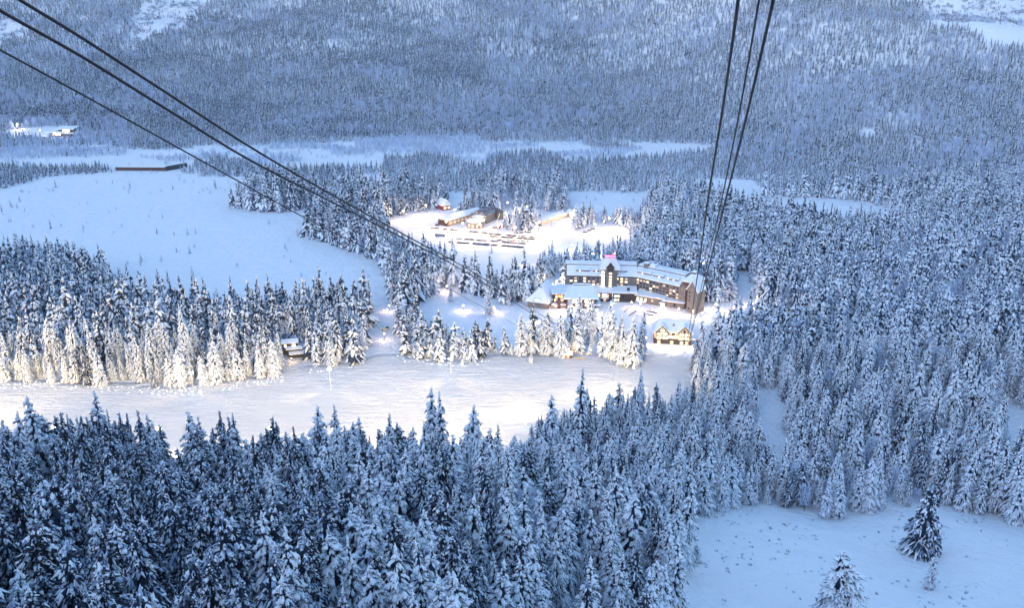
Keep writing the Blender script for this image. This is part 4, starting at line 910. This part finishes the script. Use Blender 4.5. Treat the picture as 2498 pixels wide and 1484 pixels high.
lo = bpy.data.objects.new('headlight_beam', l_); COL.objects.link(lo); lo.parent = e; lo.location = (2.0, 0, 3.0); lo.rotation_euler = Vector((-1, 0, .28)).to_track_quat('Z', 'Y').to_euler()
# ------------------------------------------------------------------ lamps: seen lit ones, with inferred and added ones
PSC = 1.0
def flood(px, py, h, targets, power, label, col=(1, .93, .82), lit=True, size=150):
    g_ = gp(px, py); e = empty('floodlight_pole', g_); tag(e, label, 'floodlight pole', 'floodlight poles along the ski run')
    b = MB(); b.tube([(0, 0, -1), (0, 0, h)], [.28, .16], 7, 0); b.box((0, 0, h-.6), (2.2, .2, .2), 0, 0); b.box((0, 0, h*.55), (.5, .5, .8), 0, 0); b.obj('pole', [M_POLE], e)
    for k, x in enumerate((-.8, .8)):
        b = MB(); b.box((x, -.1, h-.35), (.9, .5, .8), 0, 0); b.obj('lamp_head', [M_STEEL], e) if not lit else None
        if lit:
            b = MB(); b.tube([(x, -.2, h-.2), (x, -.2, h+.5)], [.55, .55], 8, 0); b.obj('lamp_head', [M_LAMP], e)
    for (tx_, ty_) in targets:
        t_ = gp(tx_, ty_); l_ = bpy.data.lights.new('flood_beam', 'SPOT'); l_.energy = power*PSC; l_.spot_size = R(size); l_.spot_blend = 1.0
        l_.color = col; l_.shadow_soft_size = .5
        lo = bpy.data.objects.new('flood_beam', l_); COL.objects.link(lo); lo.parent = e; lo.location = (0, -.2, h+.9)
        d = t_-(g_+Vector((0, 0, h+.9))); lo.rotation_euler = (-d).to_track_quat('Z', 'Y').to_euler()
    return e
W = (1, .66, .28); CW = (1, .68, .31)
flood(473, 958, 14.5, [(240, 960), (720, 950)], 6000, 'blazing floodlight pole at the left side of the ski run', CW, size=120)
flood(807, 950, 14.5, [(560, 965), (1060, 960)], 6500, 'thin floodlight pole with glowing head left of the run centre', CW, size=120)
flood(1100, 920, 13.5, [(860, 960), (1340, 940)], 6500, 'floodlight pole with white glowing head at the middle of the run', CW, size=120)
flood(1283, 1040, 12, [(1160, 950), (1420, 920)], 12000, 'slim floodlight pole standing above the near trees at the foot of the run', W, size=120)  # pole reads unlit; glowing heads and beams added to brighten the run
for x, y, tg, p_, nm in ((-200, 1085, [(0, 925), (140, 935)], 50000, 'beyond the left edge'), (150, 1122, [(30, 925), (260, 940)], 44000, 'behind the near spruces at the far left'), (400, 1128, [(300, 935), (520, 930)], 42000, 'behind the near spruces at the left'), (670, 1125, [(600, 920), (780, 905)], 44000, 'behind the near spruces left of centre'),
                   (930, 1120, [(840, 900), (1040, 900)], 46000, 'behind the near spruces at the centre'), (1150, 1110, [(1060, 900), (1260, 890)], 44000, 'behind the near spruces right of centre'), (1480, 1025, [(1420, 930), (1600, 920)], 30000, 'behind the near spruces at the right end of the run')):
    flood(x, y, 18, tg, p_*1.2, 'unseen inferred floodlight pole '+nm, CW, size=100)  # unseen poles, inferred and placed to light the run and tree row
def post(px, py, h, power, label, col=(1, .80, .58), mt=None, group='path lamps around the hotel', r_=.42, name='lamp_post', soft=.45):
    g_ = gp(px, py); e = empty(name, g_); tag(e, label, 'lamp post', group)
    b = MB(); b.tube([(0, 0, -.5), (0, 0, h)], [.12, .08], 6, 0); b.box((0, 0, h+2*r_), (1.1, 1.1, .12), 0, 0, (.2, .2)); b.obj('pole', [M_DARKW], e)
    b = MB(); b.tube([(0, 0, h+.02), (0, 0, h+r_*.6), (0, 0, h+r_*1.9)], [r_*.6, r_, r_*.7], 8, 0); b.obj('lamp_head', [mt or M_LAMPO], e)
    l_ = bpy.data.lights.new('lamp_glow', 'POINT'); l_.energy = power*(.15 if power > 15000 or h > 9 else .36); l_.color = col; l_.shadow_soft_size = soft
    lo = bpy.data.objects.new('lamp_glow', l_); COL.objects.link(lo); lo.parent = e; lo.location = (0, -1.0, h+.3)
    return e
PK = (1, .62, .42); OR = (1, .54, .24)
for x, y, p_, c, lb_ in ((1357, 700, 9000, (1, .78, .5), 'lamp blazing among the spruces at the left end of the hotel'),
        (1356, 762, 2600, OR, 'lamp in front of the orange-lit hotel entrance'), (1400, 765, 3600, (1, .85, .65), 'bright lamp in front of the centre pavilion'), (1345, 745, 1400, OR, 'lamp between the two hotel pavilions'),
        (1305, 790, 1700, PK, 'path lamp on the snow below the left pavilion'), (1205, 765, 1800, PK, 'path lamp where the cables cross the lit snow'), (1130, 760, 1500, PK, 'path lamp at the wood edge left of the hotel'), (1090, 712, 1900, PK, 'path lamp at the lit snow bank far left of the hotel'),
        (1455, 770, 2000, PK, 'path lamp on the lawn beside the grove with fairy lights'), (1478, 800, 1500, PK, 'path lamp below the lawn near the groomer'), (1540, 752, 1300, OR, 'lamp on the terrace before the low front range'), (1562, 756, 1400, OR, 'lamp by the porch of the low right range'),
        (1600, 772, 1400, OR, 'upper of two orange lamps above the lodge'), (1597, 784, 1200, OR, 'lower of two orange lamps above the lodge'), (1618, 758, 1600, OR, 'lamp beside the hotel side entrance'), (1655, 768, 1500, OR, 'lamp glowing at the right corner of the hotel'),
        (1712, 778, 2200, (1, .74, .46), 'lamp on the lit road at the right end of the hotel'), (1745, 757, 3600, (1, .74, .46), 'lamp on the bend of the lit road'), (1790, 765, 3000, PK, 'lamp on the lit road before the dark wood'), (1830, 745, 2800, OR, 'lamp on the upper lit road right of the hotel'),
        (1893, 735, 1500, PK, 'lamp at the wood edge on the far side of the lit road'), (1660, 640, 6000, (1, .84, .68), 'lamp on the snow behind the hotel roof, right'), (1600, 636, 4500, (1, .84, .68), 'lamp on the snow behind the hotel roof, middle'), (1715, 655, 5500, (1, .86, .7), 'lamp behind the right end of the hotel'),
        (1462, 622, 5500, (1, .86, .7), 'lamp behind the hotel tower'), (1395, 610, 3000, (1, .86, .7), 'lamp behind the left wing roof of the hotel'), (1280, 650, 1500, PK, 'lamp in the wood between the hotel and the car park'), (1700, 850, 900, PK, 'lamp at the right side of the lodge'), (1575, 840, 900, OR, 'lamp at the left side of the lodge'),
        (1388, 868, 1500, OR, 'orange lamp at the small hut above the run'), (950, 760, 1300, PK, 'lamp in the gap between the woods, far end'), (938, 830, 1000, PK, 'lamp in the gap between the woods, near end'), (668, 745, 0, PK, ''),):
    if lb_: post(x, y, 5.0, p_, lb_, c)
for k, (x, y) in enumerate(((2081, 583), (2172, 600), (2300, 612), (2395, 610), (1895, 790), (1935, 610), (2243, 640))):
    post(x, y, 7, 900, ['orange road lamp deep in the wood, first from the lit road', 'orange road lamp deep in the wood, above the pale thicket', 'orange road lamp near the right edge wood, left of two', 'orange road lamp near the right edge wood, right of two', 'small orange lamp in the wood below the lit road', 'small lamp in the wood below the frozen ponds', 'small lamp in the pale thicket at right'][k], OR, None, 'road lamps in the right-hand wood')
# lodge front wash
for k, (x, y) in enumerate(((1607, 848), (1638, 849), (1672, 850))):
    post(x, y, 2.6, 1300, ['low lamp lighting the left gable of the lodge', 'low lamp lighting the middle of the lodge', 'low lamp lighting the right gable of the lodge'][k], (1, .8, .52), None, 'lamps before the lodge', .25)
# car park
for k, (x, y, p_) in enumerate(((986, 541, 26000), (1040, 527, 26000), (1053, 566, 26000), (1089, 569, 22000), (1129, 573, 24000), (1170, 575, 26000), (1215, 580, 26000), (1256, 583, 26000), (1300, 592, 26000), (1140, 597, 9000), (1230, 602, 9000), (1315, 570, 22000), (1345, 560, 20000), (1400, 540, 26000), (1110, 538, 9000), (1235, 548, 9000), (1285, 530, 8000), (1450, 575, 20000), (1485, 560, 26000), (1510, 570, 18000), (1238, 520, 9000))):
    post(x, y, 12.5, p_, 'tall car park lamp '+place(x, y-30), (1, .60, .28), M_LAMP, 'tall car park lamps', .5, 'car_park_lamp', .6)
post(1175, 553, 11, 7000, 'yellow floodlamp above the round hall roof', (1, .85, .40), M_LAMPO, 'tall car park lamps', .4, 'car_park_lamp')
for k, (x, y) in enumerate(((60, 328), (100, 332), (135, 338), (45, 316))):
    post(x, y, 10, 11000, ['lamp on the lit yard left of the far villa', 'lamp in the middle of the lit yard by the far villa', 'lamp in front of the far villa', 'lamp in the white trees left of the far villa'][k], (1, .86, .76), M_LAMP, 'lamps by the far villa', .6, 'yard_lamp', .6)
# hut light
post(712, 884, 3, 500, 'small lamp by the hut with stepped roofs', OR, None, 'hut lamps', .25)
# fairy-light bulbs on three spruces
b0 = MB(); b0.tube([(0, 0, -.22), (0, 0, .0), (0, 0, .22)], [.1, .24, .1], 6, 0); bulbm = b0.mesh('fairy_bulb', [M_LAMP])
rb = random.Random(8)
for (bx, by, ty_, nm) in ((1391, 836, 722, 'dark spruce left of three'), (1434, 836, 727, 'dark spruce right of three'), (1484, 868, 736, 'tall grove spruce')):
    g_ = gp(bx, by); H_ = (by-ty_)/2.67*.9
    for k in range(7):
        u = .25+.7*(k+rb.uniform(.2, .8))/7; a_ = rb.uniform(math.pi, 2*math.pi); r_ = 4.8*(1-u)**.6+.3
        o = bpy.data.objects.new('fairy_bulb', bulbm); COL.objects.link(o); o.location = (g_.x+r_*math.cos(a_), g_.y+r_*math.sin(a_), g_.z+H_*u)
        tag(o, 'warm fairy-light bulb on the %s, %s of seven from the top' % (nm, _O[7-k]), 'bulb', 'fairy lights on the %s' % nm)

# ------------------------------------------------------------------ cableway ropes overhead
def rope(pts, d0, d1, rad, label, end_ground=True):
    """pts: picture way-points; depth follows a straight span in space (1/depth linear)"""
    n_ = len(pts); cum = [0]
    for i in range(1, n_): cum.append(cum[-1]+math.hypot(pts[i][0]-pts[i-1][0], pts[i][1]-pts[i-1][1]))
    P = []; N_ = 60
    for k in range(N_+1):
        s = cum[-1]*k/N_; i = max(j for j in range(n_) if cum[j] <= s+1e-6); i = min(i, n_-2)
        u = (s-cum[i])/(cum[i+1]-cum[i])
        def cr(a, b_, c, d, t): return .5*((2*b_)+(-a+c)*t+(2*a-5*b_+4*c-d)*t*t+(-a+3*b_-3*c+d)*t**3)
        q = [pts[max(i-1, 0)], pts[i], pts[i+1], pts[min(i+2, n_-1)]]
        px_, py_ = cr(q[0][0], q[1][0], q[2][0], q[3][0], u), cr(q[0][1], q[1][1], q[2][1], q[3][1], u)
        iv = 1/d0+(1/d1-1/d0)*s/cum[-1]; dd = ray(px_, py_); P.append(Vector((0, 0, CAM_Z))+dd/iv)
    b = MB(); b.tube(P, rad, 6, 0); o = b.obj('cableway_rope', [M_ROPE], smooth=True); tag(o, label, 'cable', 'cableway ropes'); return o
def dep_at(px, py):
    g_ = gp(px, py); return float(proj(g_.x, g_.y, g_.z)[2])
dr = dep_at(1668, 868)
rope([(1806, -60), (1798, 20), (1765, 250), (1728, 480), (1703, 660), (1682, 800), (1667, 866)], 52, dr, .115, 'thick left rope of the right-hand cableway group')
rope([(1862, -60), (1848, 20), (1808, 250), (1762, 480), (1725, 640), (1688, 800), (1668, 868)], 52, dr, .075, 'thin middle rope of the right-hand cableway group')
rope([(1900, -60), (1882, 20), (1829, 250), (1772, 480), (1732, 640), (1690, 800), (1669, 870)], 52, dr, .115, 'thick right rope of the right-hand cableway group')
dl = dep_at(1395, 822)
rope([(-60, -70), (50, 0), (200, 92), (400, 222), (600, 352), (800, 470), (1000, 580), (1140, 656), (1330, 775), (1395, 815)], 56, dl, .125, 'upper thick rope of the left-hand cableway group')
rope([(-80, -25), (0, 25), (200, 138), (400, 262), (600, 385), (800, 488), (1000, 590), (1140, 666), (1320, 780), (1390, 822)], 56, dl, .125, 'lower thick rope of the left-hand cableway group')
rope([(-80, 78), (0, 121), (160, 208), (330, 302), (560, 430), (760, 540), (960, 638), (1100, 708), (1262, 795), (1300, 815)], 70, dl, .095, 'single lower-left cableway rope')

# ------------------------------------------------------------------ people
def person(px, py, rz, coat, legs, pose, label):
    g_ = gp(px, py); sw = {'stand': (.0, .04), 'walk': (.24, -.22), 'ride': (.18, -.18)}[pose]; lean = {'stand': 0, 'walk': .05, 'ride': .16}[pose]
    J = {'pel': (0, 0, .95), 'ch': (lean, 0, 1.28), 'nk': (lean*1.3, 0, 1.47), 'hd': (lean*1.4, 0, 1.60), 'tp': (lean*1.4, 0, 1.74)}
    V = [J['pel'], J['ch'], J['nk'], J['hd'], J['tp']]; E = [(0, 1), (1, 2), (2, 3), (3, 4)]; Rr = [.17, .19, .07, .105, .08]
    for s_, k in ((1, 0), (-1, 1)):
        n_ = len(V); V += [(0, s_*.1, .88), (sw[k]*.5+.05, s_*.12, .48), (sw[k], s_*.13, .08), (sw[k]+.17, s_*.14, .05)]; E += [(0, n_), (n_, n_+1), (n_+1, n_+2), (n_+2, n_+3)]; Rr += [.11, .08, .06, .05]
        n_ = len(V); V += [(lean, s_*.2, 1.38), (lean-sw[k]*.4, s_*.28, 1.1), (lean-sw[k]+.12, s_*.27, .88)]; E += [(1, n_), (n_, n_+1), (n_+1, n_+2)]; Rr += [.08, .06, .045]
    me = bpy.data.meshes.new('body'); me.from_pydata(V, E, []); o = bpy.data.objects.new('person', me); COL.objects.link(o)
    md = o.modifiers.new('skin', 'SKIN'); sub = o.modifiers.new('smooth', 'SUBSURF'); sub.levels = sub.render_levels = 1
    for i, r_ in enumerate(Rr): me.skin_vertices[0].data[i].radius = (r_, r_)
    me.skin_vertices[0].data[0].use_root = True
    m_ = bpy.data.materials.new('outfit'); m_.use_nodes = True; t = m_.node_tree; bs = t.nodes['Principled BSDF']; bs.inputs['Roughness'].default_value = .8
    tcx = t.nodes.new('ShaderNodeTexCoord'); sx = t.nodes.new('ShaderNodeSeparateXYZ'); cr = t.nodes.new('ShaderNodeValToRGB'); cr.color_ramp.interpolation = 'CONSTANT'
    t.links.new(tcx.outputs['Object'], sx.inputs[0]); mr = t.nodes.new('ShaderNodeMath'); mr.operation = 'MULTIPLY'; mr.inputs[1].default_value = .5; t.links.new(sx.outputs['Z'], mr.inputs[0])
    t.links.new(mr.outputs[0], cr.inputs[0]); t.links.new(cr.outputs[0], bs.inputs['Base Color'])
    el = cr.color_ramp.elements; el[0].position = 0; el[0].color = (.02, .02, .02, 1); el[1].position = .07; el[1].color = (*legs, 1)
    for p_, c in ((.45, coat), (.745, (.5, .35, .28)), (.82, (.05, .05, .06))):
        q = el.new(p_); q.color = (*c, 1)
    me.materials.append(m_); o.location = (g_.x, g_.y, g_.z-.02); o.rotation_euler = (0, 0, rz); tag(o, label, 'person'); return o
person(1452, 868, 1.2, (.12, .02, .04), (.02, .02, .03), 'stand', 'person in dark red coat standing at the top edge of the run')
person(1440, 868, 2.2, (.03, .03, .08), (.02, .02, .03), 'walk', 'person in dark clothes beside the pale slanting banner')
person(1458, 828, -1.4, (.05, .04, .12), (.02, .02, .03), 'walk', 'person walking uphill below the snow groomer, nearer of the pair')
person(1461.5, 824, -1.4, (.06, .06, .14), (.03, .03, .04), 'walk', 'person walking uphill below the snow groomer, farther of the pair')
person(1466, 870, .6, (.05, .06, .10), (.03, .03, .04), 'stand', 'person standing apart right of the person in dark red')
person(867, 914, 3.0, (.75, .74, .70), (.6, .6, .58), 'ride', 'snowboarder in white gliding on the run, nearer of two')
person(873, 908, 3.0, (.75, .74, .70), (.6, .6, .58), 'ride', 'snowboarder in white gliding on the run, farther of two')
person(937, 905, 3.0, (.72, .72, .70), (.6, .6, .58), 'ride', 'lone skier in white right of the two snowboarders')
person(1514, 782, 1.5, (.04, .05, .10), (.03, .03, .05), 'walk', 'person walking on the blue lawn below the hotel front, nearer')
person(1514, 774, 1.5, (.04, .05, .10), (.03, .03, .05), 'walk', 'person walking on the blue lawn below the hotel front, farther')
# snow-plastered pole or gun on the run
g_ = gp(1128, 893); b = MB(); b.tube([(0, 0, -.4), (0, 0, 1.6), (0, 0, 3.0), (0, 0, 4.4), (.1, 0, 5.6)], [.9, 1.0, .75, .45, .08], 9, 0); o = b.obj('snow_plastered_post', [M_SNOW], loc=g_, smooth=True); tag(o, 'white teardrop-shaped snow-plastered post right of the middle floodlight pole', 'post')
# ------------------------------------------------------------------ cold evening air
HZ = True
if HZ:
    b = MB(); b.box((0, 1700, -12), (7600, 5600, 1500)); o = b.obj('haze', [])
    m_ = bpy.data.materials.new('evening_air'); m_.use_nodes = True; t = m_.node_tree; t.nodes.clear()
    oo = t.nodes.new('ShaderNodeOutputMaterial'); pv = t.nodes.new('ShaderNodeVolumePrincipled'); pv.inputs['Color'].default_value = (.62, .76, 1.0, 1)
    pv.inputs['Density'].default_value = .00008; pv.inputs['Anisotropy'].default_value = .2; t.links.new(pv.outputs[0], oo.inputs['Volume']); o.data.materials.append(m_)
    tag(o, 'thin cold evening haze filling the valley', kind='stuff')
    SC.cycles.volume_bounces = 0
